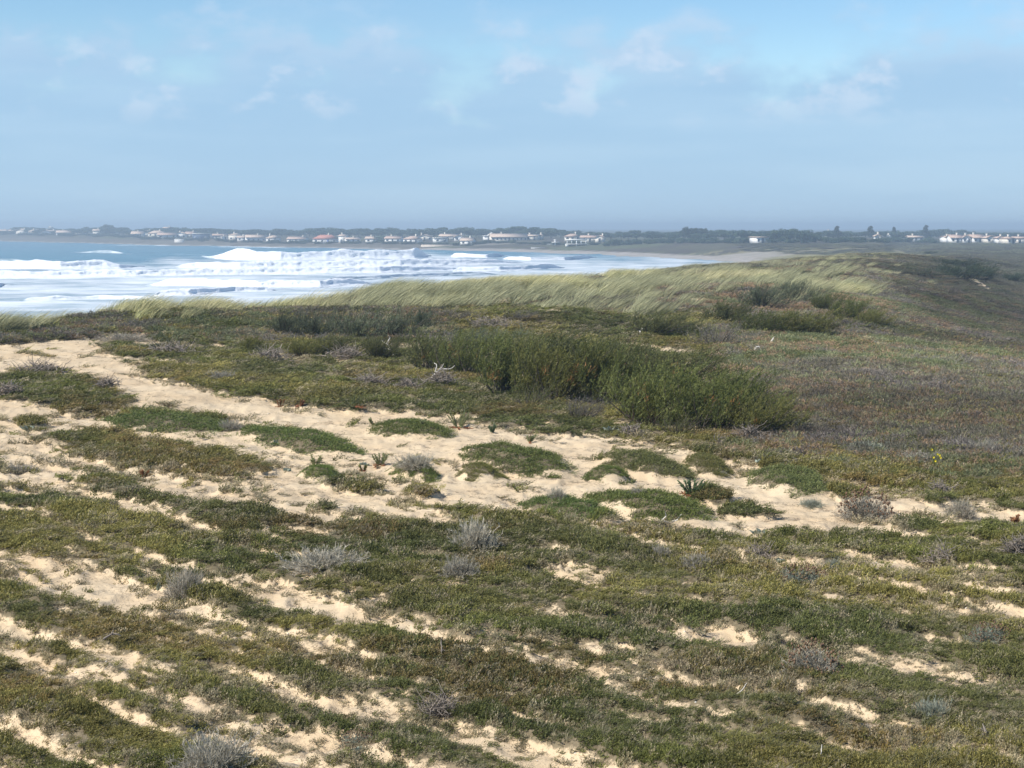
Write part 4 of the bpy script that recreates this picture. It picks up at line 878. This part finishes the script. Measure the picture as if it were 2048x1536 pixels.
# ------------------------------------------------------------------ lone mats on the open sand
LONE_LAB = ['oval dark green mat alone on open sand beside the reddish spurge', 'long green mat on open sand beyond the tall-stemmed spurge', 'small bright green mat near the row of upright spurge stems', 'small green mat tucked against the grey everlasting bush on open sand', 'oval dark green mat with brownish edge, next but one to the big shrub bank', 'small low green mat between two larger oval mats on the sand',
            'bright green mat touching the large mat with dead branch', 'large green mat with bleached branch at its lower edge', 'small olive mat between the oval mat and the sandy slope', 'broad green mat near the dark-headed everlasting bush', 'long dark mat with fresh green patch on the sand path', 'tapering green mat joined by a grey bush to the long dark mat', 'thin low olive mat on bare sand between longer mats']
mrng = np.random.default_rng(51)
for e, lab in zip(LONE, LONE_LAB):
    n0 = 60000; qx = e[0] + mrng.uniform(-.75, .75, n0) * e[2]; qy = e[1] + mrng.uniform(-1, 1, n0) * (e[3] * .75 + e[2] * .1)
    k = ell(qx, qy, e) < 1.15; qx, qy = qx[k], qy[k]
    cx, cY, cz = locate(e[0], e[1]); k = cY / F
    # spread over the real ground patch
    dYr = k * e[3] / ((e[1] - YH) / F) ; xs = cx + mrng.uniform(-.7, .7, 9000) * e[2] * k; ys = cY + mrng.uniform(-.9, .9, 9000) * (dYr + e[2] * k * .5)
    z, cov, lone, ppx, ppy = gz(xs, ys, True); q = ell(ppx, ppy, e, (fbm(xs * 5, ys * 5, 31, 3) - .5) * .3)
    k2 = (q < 1.12) & (lone > .12); xs, ys, z, q = xs[k2], ys[k2], z[k2], q[k2]
    m = min(len(xs), 340); xs, ys, z, q = xs[:m], ys[:m], z[:m], q[:m]
    bm = [sprig_mesh(600 + j, 12, 6) for j in range(3)]; b = MB()
    data = [(np.concatenate(t.V), np.concatenate(t.Q), np.concatenate(t.S)) for t in bm]
    size = math.sqrt(e[2] * k * dYr / m) * 1.25
    for i in range(m):
        V, Q, S = data[i % 3]; a = mrng.normal(0, .6); c, s = math.cos(a), math.sin(a); sc_ = size * mrng.uniform(.8, 1.3); zs = min(sc_, .085) * mrng.uniform(.8, 1.25)
        b.add(np.stack([(V[:, 0] * c - V[:, 1] * s) * sc_ + xs[i] - cx, (V[:, 0] * s + V[:, 1] * c) * sc_ + ys[i] - cY, V[:, 2] * zs + z[i] - cz], 1), Q, shade=np.clip(S * mrng.uniform(.75, 1.25) + mrng.normal(0, .05), 0, 1))
    o = tag(obj('creeping_shrub', b.get('creeping_shrub', [M_LEAF]), None, (cx, cY, cz)), lab, 'shrub mat', 'creeping shrub mats on open sand'); o.color = (*(np.array(e[5]) * MATK * np.array([1.15, 1.0, .85])), 1)

# ------------------------------------------------------------------ feathery shrubs
def shrub_meshes(seed, ns=30, sprays=1000, leaves=15, up=.55):
    r = np.random.default_rng(seed)
    a = r.uniform(0, 2 * math.pi, ns); el = r.uniform(.25, 1.25, ns)
    d = np.stack([np.cos(a) * np.cos(el), np.sin(a) * np.cos(el) * .8, np.sin(el)], 1); L = r.uniform(.62, .92, ns) / np.maximum(.72, d[:, 2] * 1.05)
    t = np.linspace(0, 1, 6); P = d[:, None] * (L[:, None] * t)[:, :, None] * np.array([.78, .78, .86])
    P = P + np.array([.16, 0, .1])[None, None] * (t * t)[None, :, None] + r.normal(0, .022, (ns, 6, 3)) * t[None, :, None] + np.stack([r.normal(0, .10, ns), r.normal(0, .08, ns), np.full(ns, -.05)], 1)[:, None]
    b = MB(); b.tubes(P, .013 * (1.15 - t)[None] * r.uniform(.6, 1.2, (ns, 1)), 4, np.clip(r.normal(.5, .25, ns), 0, 1))
    st = b.get('stems', [M_STEM])
    i = r.integers(0, ns, sprays); tt = r.uniform(.22, 1.0, sprays) ** .8 * 5; j = np.minimum(tt.astype(int), 4); f = (tt - j)[:, None]
    p0 = P[i, j] * (1 - f) + P[i, j + 1] * f + r.normal(0, .05, (sprays, 3)); p0[:, 2] = np.maximum(p0[:, 2], .05)
    ax = unit(d[i] * .45 + np.array([.42, 0, up]) + r.normal(0, .3, (sprays, 3))); Ls = r.uniform(.11, .25, sprays)
    sh = np.clip(.5 + r.normal(0, .16, sprays), 0, 1)
    b = MB(); k = np.linspace(0, 1, 3); b.ribbons(p0[:, None] + ax[:, None] * (Ls[:, None] * k)[:, :, None], .0022 * np.ones((sprays, 3)), unit(np.cross(ax, rdir(r, sprays))), sh * .7)
    for q in range(leaves):
        u = (q + .4) / leaves; p = p0 + ax * (Ls * u)[:, None]; l = r.uniform(.022, .042, sprays) * (1.15 - .55 * u)
        e = unit(ax * 1.1 + rdir(r, sprays) * .85)
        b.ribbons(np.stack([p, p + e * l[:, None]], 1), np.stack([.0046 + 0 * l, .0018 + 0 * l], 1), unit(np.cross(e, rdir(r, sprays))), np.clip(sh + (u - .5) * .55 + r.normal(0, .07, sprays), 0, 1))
    return st, b.get('foliage', [M_LEAF])
SHR = [shrub_meshes(700 + i) for i in range(4)]; SHU = [shrub_meshes(720 + i, 30, 620, 15, 1.5) for i in range(2)]
SHB = [shrub_meshes(740 + i, 34, 260, 10, .9) for i in range(2)]
srng = np.random.default_rng(77)
GRN, YGR, GRY, OLV, DKG, TWG = (.112, .125, .034), (.15, .148, .04), (.115, .13, .075), (.12, .125, .045), (.06, .085, .045), (.16, .145, .12)
SHRUBS = [ # column, row of its foot, width, height, set, tint, label
 (1505, 868, 170, 105, SHR, YGR, 'yellow-green feathery shrub ending the big bank, bare woody stems at its foot'),
 (1400, 862, 215, 150, SHR, GRN, 'large green feathery shrub with dark hollow at its base'), (1295, 850, 220, 165, SHR, GRN, 'largest green feathery shrub of the bank, with orange flecks in its crown'),
 (1195, 812, 200, 150, SHR, GRN, 'green feathery shrub with a reddish patch near its base'), (1100, 800, 190, 150, SHR, YGR, 'yellow-green feathery shrub behind the dark creeping mat'), (1010, 788, 190, 140, SHR, GRN, 'green feathery shrub beside the bleached dead branch'),
 (1330, 770, 200, 95, SHR, OLV, 'olive shrub filling the back of the large shrub bank'), (1225, 748, 200, 90, SHR, OLV, 'olive shrub with grey twigs at the top of the bank'), (1450, 820, 170, 95, SHR, GRN, 'green shrub squeezed between the two largest shrubs and the end one'), (1130, 735, 180, 80, SHR, GRN, 'green shrub below the marram-covered hummock'),
 (1040, 728, 170, 78, SHR, OLV, 'olive shrub behind the tall feathery shrub at the dead branch'), (935, 748, 160, 105, SHR, GRN, 'green shrub right behind the bleached dead branch'), (865, 738, 150, 95, SHR, OLV, 'olive-brown shrub beside the twisted white branch'), (955, 700, 150, 60, SHU, GRY, 'grey-green shrub at the back of the bank under the grassy rise'),
 (570, 672, 110, 62, SHU, GRY, 'grey-green upright shrub heading the row below the grassy crest'), (640, 676, 120, 72, SHU, GRY, 'tall grey-green upright shrub in the row below the grassy crest'), (715, 680, 130, 76, SHU, GRY, 'broad grey-green upright shrub in the row below the grassy crest'), (790, 674, 120, 70, SHU, GRY, 'dark grey-green upright shrub in the row below the grassy crest'), (842, 660, 60, 52, SHU, DKG, 'small dark upright shrub closing the row below the grassy crest'),
 (500, 700, 60, 36, SHR, YGR, 'small yellowish shrub near the dead twig heaps'), (600, 712, 100, 48, SHR, YGR, 'yellow-green low shrub in front of the grey-green row'), (668, 706, 90, 52, SHR, OLV, 'olive low shrub in front of the grey-green row'), (760, 716, 90, 62, SHR, OLV, 'brownish olive shrub under the twisted white branch'),
 (1310, 668, 140, 62, SHR, OLV, 'dark olive shrub alone on the hollow behind the bank'), (1435, 692, 120, 60, SHB, TWG, 'grey twiggy shrub with thin leaves beside white dead sticks'), (1450, 648, 130, 55, SHR, OLV, 'low olive shrub at the foot of the back dune'), (1520, 618, 150, 58, SHU, GRY, 'dull grey-green shrub high on the back dune'), (1580, 602, 110, 50, SHU, GRY, 'dull green shrub on the top of the back dune'),
 (1530, 668, 130, 60, SHR, GRN, 'green shrub on the back dune slope'), (1610, 672, 130, 66, SHR, YGR, 'yellow-green shrub on the back dune above the white stick'), (1650, 622, 80, 46, SHR, GRN, 'small green shrub between the back dune shrubs'), (1698, 640, 90, 58, SHR, GRN, 'upright green shrub on the inland edge of the back dune'), (1742, 652, 64, 44, SHR, YGR, 'small yellow-green shrub last on the inland edge'),
 (1840, 552, 110, 22, SHB, DKG, 'low dark shrub flattened on the ridge shoulder'), (1915, 560, 130, 42, SHR, DKG, 'dark green thicket on the shoulder of the ridge'), (1965, 560, 60, 36, SHR, DKG, 'dark thicket end overhanging the bare sandy slope'), (1900, 534, 100, 20, SHR, DKG, 'dark thicket on the next ridge beyond the shoulder'), (1890, 590, 90, 30, SHB, TWG, 'grey-brown scrub bush below the dark thicket'), (1860, 502, 32, 8, SHR, DKG, 'tiny dark bush mound alone on the far ridge'), (2030, 565, 70, 26, SHR, DKG, 'dark scrub beside the pale track on the plain'),
 (1800, 590, 90, 28, SHB, TWG, 'grey scrub bush on the ridge above the inland slope'), (1780, 570, 80, 22, SHB, OLV, 'olive scrub bush among the ridge grass'),
 (1165, 838, 130, 60, SHB, TWG, 'bare grey-brown twiggy bush at the front of the big bank'), (1352, 872, 120, 60, SHB, OLV, 'thin-leaved twiggy bush in the dark hollow of the bank'), (1545, 852, 90, 80, SHB, YGR, 'sparse yellowish bush at the tapering end of the bank'), (1060, 812, 120, 60, SHB, OLV, 'sparse olive bush before the tall feathery shrubs'), (905, 705, 120, 40, SHB, TWG, 'greyish sparse bush between the shrub row and the bank'),
 (1040, 640, 90, 26, SHB, TWG, 'grey twiggy bush at the edge of the marram'), (920, 640, 110, 28, SHB, TWG, 'low grey twiggy bush in front of the marram grass'),
]
for px, py, wp, hp, st, tint, lab in SHRUBS:
    x, Y, z = locate(px, py); k = Y / F; w = wp * k / 1.42; h = hp * k / 1.06
    o = thing('feathery_shrub', lab, 'shrub', (x, Y, z - .03), srng.uniform(-.6, .6) + (math.pi if srng.uniform() < .0 else 0), 'feathery shrubs on the dune', (w, w, h))
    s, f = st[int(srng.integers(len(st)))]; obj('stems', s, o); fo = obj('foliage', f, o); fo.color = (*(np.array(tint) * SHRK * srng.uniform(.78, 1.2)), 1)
    if wp > 140 and py > 700 and st is SHR:       # withered orange sprays in the near shrubs
        r = srng; n = 40; b = MB(); c0 = np.stack([r.uniform(-.4, .4, 4), r.uniform(-.45, -.3, 4), r.uniform(.3, .55, 4)], 1)
        p = c0[r.integers(0, 2, n)] + r.normal(0, .045, (n, 3)); ax = unit(np.array([.3, -.1, .8]) + r.normal(0, .4, (n, 3)))
        b.ribbons(np.stack([p, p + ax * .03, p + ax * .06], 1), np.tile([.003, .005, .002], (n, 1)), unit(np.cross(ax, rdir(r, n))), r.uniform(.2, .8, n))
        q = obj('withered_spray', b.get('withered_spray', [M_LEAF]), o); q.color = (.28, .15, .05, 1); q['kind'] = 'stuff'

# ------------------------------------------------------------------ grey everlasting bushes
def ever_meshes(seed, heads):
    b = twigball_mesh(seed, 430, True, .5); st = b.get('foliage', [M_LEAF]); r = np.random.default_rng(seed + 5); hd = None
    b2 = twigball_mesh(seed + 9, 120, False, .45); tw = b2.get('twigs', [M_DEAD])
    if heads:
        n = 150; d = rdir(r, n, .25, 1); p = d * np.array([1, 1, .78]) * r.uniform(.85, 1.15, (n, 1)) + np.array([.1, 0, 0]); b = MB(); s = r.uniform(.03, .055, n)
        for i in range(n):
            V = p[i] + np.array([(0, 0, 1.2), (1, 0, .2), (0, 1, .2), (-1, 0, .2), (0, -1, .2), (0, 0, -.8)]) * s[i]
            b.add(V, None, [(0, 1, 2), (0, 2, 3), (0, 3, 4), (0, 4, 1), (5, 2, 1), (5, 3, 2), (5, 4, 3), (5, 1, 4)], r.uniform(0, 1))
        hd = b.get('flower_heads', [M_HEAD])
    return st, tw, hd
EV = [ever_meshes(800 + i * 20, i >= 2) for i in range(4)]
GR1, GR2, BLU = (.41, .375, .29), (.325, .295, .23), (.27, .29, .225)
EVER = [(950, 1102, 104, 66, 0, GR1, 'largest grey everlasting bush, a rounded tangle of pale twigs'), (648, 1140, 130, 52, 1, GR1, 'wide low silver-grey everlasting bush beside bare sand'), (918, 1155, 94, 40, 0, GR2, 'low grey everlasting bush just below the largest one'), (372, 1198, 92, 58, 1, GR2, 'dark grey everlasting bush beside the thick green mat'), (440, 762, 64, 24, 1, GR2, 'small grey everlasting bush growing in the long dark green mat'),
 (462, 866, 78, 28, 0, GR2, 'grey everlasting bush between two long mats on the sand'), (828, 935, 96, 34, 1, GR1, 'grey everlasting bush alone on open sand'), (1727, 1042, 112, 52, 2, GR2, 'rounded everlasting bush with dark brown seed heads on the sand'), (1922, 1036, 64, 40, 1, GR2, 'upright grey everlasting bush on the sandy margin'), (1600, 1175, 106, 40, 3, BLU, 'grey-green everlasting bush at the edge of a sand patch'),
 (1666, 1140, 48, 24, 1, BLU, 'small blue-grey everlasting bush behind the grey-green one'), (1622, 1352, 112, 66, 2, GR2, 'large everlasting bush with brown heads on the near slope'), (1862, 1432, 92, 42, 1, BLU, 'straggly blue-grey everlasting bush on the near slope'), (1978, 1290, 84, 34, 3, BLU, 'low blue-green everlasting bush beside a long sand patch'), (1398, 1134, 62, 28, 1, GR2, 'small dark grey bush, one of a pair on the green slope'),
 (1322, 1118, 52, 28, 0, GR2, 'small grey bush, the browner of a pair on the green slope'), (425, 1545, 160, 70, 0, GR1, 'big pale grey everlasting bush nearest the foot of the slope'), (40, 950, 84, 26, 1, GR2, 'grey everlasting bush on the small sandy bank'), (1275, 992, 44, 18, 0, GR2, 'small grey tuft at the head of the large green mat'), (1622, 1014, 44, 18, 1, BLU, 'small blue-grey tuft on sand near the dark-headed bush'),
 (1966, 912, 84, 36, 0, GR2, 'grey bush beside yellow flowers on the green flank'), (1850, 925, 110, 22, 1, GR2, 'low grey heath bush among yellow flowers'), (1740, 905, 120, 24, 1, BLU, 'long grey-blue low bush on the green flank'), (250, 685, 90, 20, 1, GR2, 'pale grey bush at the end of the sandy path'), (710, 1490, 70, 24, 3, BLU, 'blue-grey tuft on sand at the foot of the slope'), (1115, 998, 40, 26, 0, GR1, 'wispy grey tuft between two green mats')]
for px, py, wp, hp, v, tint, lab in EVER:
    x, Y, z = locate(px, py - hp * .12); k = Y / F; w = wp * k / 1.9; h = hp * k / .7
    o = thing('everlasting_bush', lab, 'bush', (x, Y, z - .02), srng.uniform(0, 6.28), 'grey everlasting bushes on the dune', (w * srng.uniform(.8, 1.2), w * srng.uniform(.7, 1.1), h * srng.uniform(.85, 1.1)))
    a, b_, c_ = EV[v]; f = obj('foliage', a, o); f.color = (*tint, 1); obj('twigs', b_, o)
    if c_: obj('flower_heads', c_, o)

# ------------------------------------------------------------------ sea spurge and other upright plants
def spurge(px, py, wp, hp, n, tint, lab, dead=3, seed=0):
    r = np.random.default_rng(900 + seed); x, Y, z = locate(px, py); k = Y / F; W = wp * k * .42; H = hp * k * .8
    o = thing('sea_spurge', lab, 'plant', (x, Y, z - .01), 0, 'sea spurge plants on open sand')
    for i in range(n):
        a = r.uniform(0, 6.28); ln = r.uniform(.3, 1) * W; h = H * r.uniform(.65, 1.05); t = np.linspace(0, 1, 6)
        P = np.stack([np.cos(a) * (.15 * W + ln * t ** .8), np.sin(a) * (.15 * W + ln * t ** .8), h * t ** .9], 1)
        b = MB(); b.tubes(P[None], np.full((1, 6), .006), 4)
        m = 44; u = np.linspace(.12, 1, m); pp = np.stack([np.interp(u, t, P[:, j]) for j in range(3)], 1); ax = unit(np.gradient(pp, axis=0)); q = unit(ax * 1.0 + rdir(r, m) * .9); l = r.uniform(.022, .04, m)[:, None]
        b.ribbons(np.stack([pp, pp + q * l * .6, pp + q * l], 1), np.tile([.005, .007, .002], (m, 1)), unit(np.cross(q, ax)), np.clip(.45 + r.normal(0, .15, m), 0, 1))
        s = obj('leafy_stem', b.get('leafy_stem', [M_LEAF]), o); s.color = (*(np.array(tint) * r.uniform(.85, 1.15)), 1)
    for i in range(dead):
        a = r.uniform(0, 6.28); t = np.linspace(0, 1, 6); L = W * r.uniform(.7, 1.3); P = np.stack([np.cos(a) * L * t, np.sin(a) * L * t, H * .10 * np.sin(t * 2.2) * r.uniform(.3, 1)], 1)
        b = MB(); b.tubes(P[None], np.full((1, 6), .007), 4); m = 26; pp = P[r.integers(1, 6, m)] + r.normal(0, .01, (m, 3)); q = rdir(r, m); b.ribbons(np.stack([pp, pp + q * .03], 1), np.tile([.006, .003], (m, 1)), unit(np.cross(q, rdir(r, m))), r.uniform(.2, .8, m))
        s = obj('withered_stem', b.get('withered_stem', [M_LEAF]), o); s.color = (.30, .13, .06, 1)
SPG, SPR_ = (.27, .28, .13), (.30, .15, .07)
for i, a in enumerate([(918, 858, 56, 44, 11, SPG, 'largest sea spurge clump with red withered stems by the dark mat', 9), (985, 866, 26, 22, 6, (.13, .18, .09), 'small fresh green sea spurge next to the largest clump', 0), (760, 934, 42, 27, 9, SPG, 'fan of upright sea spurge stems on bare sand', 3), (630, 930, 30, 22, 6, SPG, 'sparse sea spurge with few stems above the small bright mat', 0), (1058, 884, 34, 16, 6, SPG, 'low sea spurge with one tall reddish dead stalk', 1),
                       (1384, 990, 56, 36, 12, (.14, .20, .09), 'dense dark green spurge clump with red basal leaves between mats', 5), (726, 944, 26, 16, 3, (.2, .2, .06), 'yellowish sprawling spurge beside the fan of stems', 2), (845, 852, 24, 14, 4, SPG, 'small thin spurge on sand above the oval mat', 0), (748, 850, 26, 14, 4, SPG, 'tiny spurge seedling group near the dead stump plant', 1), (2030, 1050, 30, 22, 6, SPR_, 'reddish withered spurge at the edge of the sand', 4),
                       (705, 822, 60, 28, 9, (.14, .15, .06), 'spurge with pale dead stump in the long green mat', 3), (560, 815, 24, 20, 4, SPR_, 'reddish dead spurge stalks on the sandy path', 2), (600, 818, 24, 18, 4, SPR_, 'short brown spurge stalks at the lip of the green mat', 2), (334, 818, 22, 18, 4, (.2, .15, .08), 'brown withered plant alone on the sandy path', 4), (287, 955, 20, 20, 4, SPR_, 'upright brown stalk cluster on the small sand strip', 1)]): spurge(*a, seed=i)
def holly(px, py, wp, hp, lab, seed):
    r = np.random.default_rng(950 + seed); x, Y, z = locate(px, py); k = Y / F; W = wp * k * .5; H = hp * k; n = 36
    d = rdir(r, n, .1, .9); b = MB(); p0 = r.normal(0, .25, (n, 3)) * np.array([W, W, 0]); L = r.uniform(.5, 1, n)[:, None] * np.array([W, W, H])
    P = np.stack([p0, p0 + d * L * .5, p0 + d * L], 1); b.ribbons(P, np.tile([.004, .02, .004], (n, 1)), unit(np.cross(d, rdir(r, n))), np.clip(r.normal(.5, .2, n), 0, 1))
    o = tag(obj('sea_holly', b.get('sea_holly', [M_LEAF]), None, (x, Y, z - .005)), lab, 'plant', 'blue-green sea holly plants on sand'); o.color = (.27, .30, .235, 1)
for i, a in enumerate([(58, 858, 46, 12, 'pale blue-green sea holly on the sandy path'), (575, 942, 24, 10, 'tiny blue-green sea holly near sparse spurge stems'), (1520, 932, 26, 10, 'blue-green sea holly rosette at the sandy slope top'), (1222, 862, 30, 16, 'pale sea holly in shade at the foot of the big shrubs'), (550, 893, 14, 16, 'whitish sea holly sprig in the tapering mat'), (1520, 1068, 40, 14, 'grey-green sea holly on the wide sand strip'), (728, 930, 22, 8, 'low bluish rosette beside the fan of spurge'), (720, 1505, 34, 14, 'blue-green rosette on the sandy foot of the slope'), (1560, 1122, 30, 8, 'small blue-green rosette below the wide sand strip'), (318, 1182, 10, 22, 'white-flowered sprig beside the dark grey bush')]): holly(*a, i)

# ------------------------------------------------------------------ bleached branches and dead twig heaps
def branch(px, py, lines, lab, rad=.018, m=None, name='dead_branch'):
    x, Y, z = locate(px, py); k = Y / F; r = np.random.default_rng(int(px * 7 + py)); b = MB()
    for ln in lines:
        P = np.array([(dx * k, r.uniform(-.03, .03) + dd * k, -dy * k + .01) for dx, dy, dd in ln]); t = np.linspace(0, 1, 9); tt = np.linspace(0, 1, len(P))
        Q = np.stack([np.interp(t, tt, P[:, j]) for j in range(3)], 1) + r.normal(0, .00016 * Y, (9, 3)); b.tubes(Q[None], (rad * (1.1 - .75 * t))[None], 6, np.array([r.uniform(.3, .9)]))
    tag(obj(name, b.get(name, [m or M_DRIFT], True), None, (x, Y, z)), lab, 'branch')
branch(876, 760, [[(-14, 0, 0), (-4, -14, 0), (10, -20, 0), (22, -20, -4), (34, -26, 0)], [(-6, -14, 0), (-2, -28, 0), (-8, -32, 2)], [(0, -16, 0), (8, -24, 3), (12, -30, 0)], [(-14, -2, 0), (-30, 4, -4)]], 'forked bleached branch lying in front of the green feathery shrub', .014)
branch(775, 712, [[(12, 6, 0), (8, -10, 0), (-2, -22, 0), (-14, -30, 0)], [(-2, -22, 0), (6, -34, 0), (2, -38, 0)], [(8, -10, 0), (-16, -14, 0), (-24, -20, 2)], [(6, -20, 0), (14, -26, 0)]], 'twisted white branch hanging in the brownish shrubs', .015)
branch(1540, 692, [[(-2, 0, 0), (3, -8, 0), (9, -18, 0)], [(-8, -2, 0), (4, -5, 0)]], 'short white stick standing on the heath flank', .035)
branch(1516, 702, [[(-6, 0, 0), (-5, -6, 0), (2, -8, 0), (5, -2, 0)]], 'small curled white twig near the white stick', .025)
branch(1340, 1052, [[(-18, -2, 0), (-8, -14, 0), (-10, -24, 0)], [(-14, -6, 0), (2, 0, 0), (16, -10, 0), (22, -18, 0)], [(2, 0, 0), (8, -8, 0)]], 'small bleached branch with upturned tips on the large mat edge', .008)
branch(1975, 1478, [[(-16, 2, 0), (-4, -6, 0), (14, 4, 6), (24, 14, 0)], [(-4, -6, 0), (-10, -24, 0)], [(-2, -5, 0), (-16, -12, 0)]], 'forked dry brown stick on the near grassy slope', .008, M_DEAD)
branch(1285, 668, [[(-6, 0, 0), (-2, -10, 0), (2, -16, 0)], [(-2, -8, 0), (8, -10, 0)]], 'white forked twig beside the dark olive shrub', .03)
branch(884, 1312, [[(0, 4, 0), (-1, -10, 0), (-2, -24, 0), (0, -30, 0)], [(-10, 2, 0), (2, -4, 0), (12, -2, 0)]], 'pale upright dead stalk with broken stump in the mat', .006, M_DEAD)
branch(230, 1282, [[(-22, -2, 0), (-6, -10, 0), (6, -8, 0), (14, 0, 0)], [(-6, -10, 0), (-2, -20, 0)]], 'small dark crooked stick on the near sand', .007, M_DEAD)
branch(1055, 882, [[(0, 0, 0), (6, -12, 0), (16, -26, 0)]], 'single tall reddish stalk leaning over the low spurge', .007, M_HEAD)
branch(1480, 1392, [[(-22, 10, 0), (0, -8, 0), (14, -22, 0)]], 'long thin straw stalk leaning over the near grass', .004)
branch(1640, 1520, [[(-14, 16, 0), (0, -6, 0), (6, -18, 0)]], 'thin straw stalk leaning at the foot of the reddish patch', .004)
def heap(px, py, wp, hp, lab, seed, n=170):
    r = np.random.default_rng(seed); x, Y, z = locate(px, py); k = Y / F; W = wp * k * .5; H = hp * k; b = MB(); t = np.linspace(0, 1, 5)
    p0 = r.normal(0, .42, (n, 3)) * np.array([W, W * .7, 0]); p0[:, 2] = r.uniform(0, .6, n) * H * np.exp(-(p0[:, 0] / W) ** 2 * 1.5)
    d = rdir(r, n, -.15, .75); L = r.uniform(.12, .38, n) * min(1, W * 2 + .2)
    P = p0[:, None] + d[:, None] * (L[:, None] * t)[:, :, None] + np.cumsum(r.normal(0, .018, (n, 5, 3)), 1); P[..., 2] = np.maximum(P[..., 2], .0)
    b.tubes(P, .007 * min(1, Y / 38) * (1.2 - .7 * t)[None] * r.uniform(.6, 1.7, (n, 1)), 3, np.clip(r.normal(.5, .3, n), 0, 1))
    tag(obj('twig_heap', b.get('twig_heap', [M_DEAD]), None, (x, Y, z)), lab, 'dead twigs', 'heaps of dead twigs on the dune')
for i, a in enumerate([(540, 722, 90, 26, 'heap of dead grey twigs beside the small yellowish shrub'), (690, 722, 90, 28, 'heap of dead twigs in front of the yellow-green low shrub'), (740, 772, 70, 28, 'heap of dead twigs on the dark green mat below the twisted branch'), (815, 782, 46, 22, 'small dead twig heap close to the forked bleached branch'), (880, 772, 70, 34, 'dark tangle of twigs under the forked bleached branch'), (1262, 872, 40, 22, 'pale dead twig heap at the shaded foot of the largest shrub'), (1500, 878, 60, 24, 'bare grey twigs under the end of the shrub bank'),
                       (80, 745, 110, 24, 'dead grey twigs along the top of the left sandy mat'), (20, 790, 60, 24, 'dark dead twig heap on the mat by the sandy path'), (215, 775, 40, 18, 'small dead twig clump at the mat edge on the path'), (1890, 1122, 80, 20, 'whitish dead plant scraps on the green slope'), (2035, 1105, 50, 30, 'whitish twiggy dead plant at the slope edge'), (1520, 1118, 40, 16, 'scrap of pale dead plant between grass and sand'), (980, 655, 130, 24, 'dead grass and grey twigs heaped under the marram'), (1000, 612, 60, 12, 'brown mound of dead marram stems'),
                       (885, 1430, 50, 22, 'brown dead plant on bare sand of the near slope'), (1880, 985, 40, 12, 'pale dead scraps near the upright grey bush'), (340, 705, 110, 14, 'flat grey litter of dead twigs beside the mat')]): heap(*a, 1000 + i)
def yellow(px, py, lab):
    x, Y, z = locate(px, py); k = Y / F; r = np.random.default_rng(5); o = thing('yellow_flower', lab, 'flower', (x, Y, z))
    b = MB(); tips = []
    for i in range(6):
        tip = np.array([r.uniform(-12, 14) * k, r.uniform(-.1, .1), r.uniform(14, 36) * k]); t = np.linspace(0, 1, 4)[:, None]; b.tubes((tip * t + np.array([0, 0, 0]))[None], np.full((1, 4), .004), 4); tips.append(tip)
    s = obj('stems', b.get('stems', [M_LEAF]), o); s.color = (.12, .15, .05, 1)
    for tip in tips:
        b = MB(); a = np.arange(8) * math.pi / 4; d = np.stack([np.cos(a), -.5 + 0 * a, np.sin(a)], 1); p = np.tile(tip, (8, 1)); b.ribbons(np.stack([p, p + d * .009, p + d * .016], 1), np.tile([.003, .006, .002], (8, 1)), unit(np.cross(d, np.array([0, 1, 0.3]))))
        obj('flower_head', b.get('flower_head', [M_YEL]), o)
yellow(1868, 935, 'small plant with bright yellow flowers on the green flank')
# bits of shell and small pale stones on the sand
x, Y = fan(900, 7, 40); z, cov, lone, px, py = gz(x, Y, True); k = cov < .6; x, Y, z = x[k], Y[k], z[k]; n = len(x)
def chip(seed):
    r = np.random.default_rng(seed); b = MB(); V = np.array([(0, 0, 1), (1, 0, .2), (.2, .9, .3), (-.9, .1, .25), (-.1, -.8, .3), (0, 0, -.4)]) + r.normal(0, .12, (6, 3)); b.add(V, None, [(0, 1, 2), (0, 2, 3), (0, 3, 4), (0, 4, 1), (5, 2, 1), (5, 3, 2), (5, 4, 3), (5, 1, 4)]); return b
s = rng.uniform(.004, .014, n) * (.6 + Y * .03)
scatter('shell_bits', 'scattered pale snail shells and shell bits on the sand', 'shells', [src('shell_bit', chip(i)) for i in range(3)], np.stack([x, Y, z], 1), rng.uniform(0, 6.28, n), np.stack([s, s, s * .7], 1), np.tile((.78, .74, .66), (n, 1)))
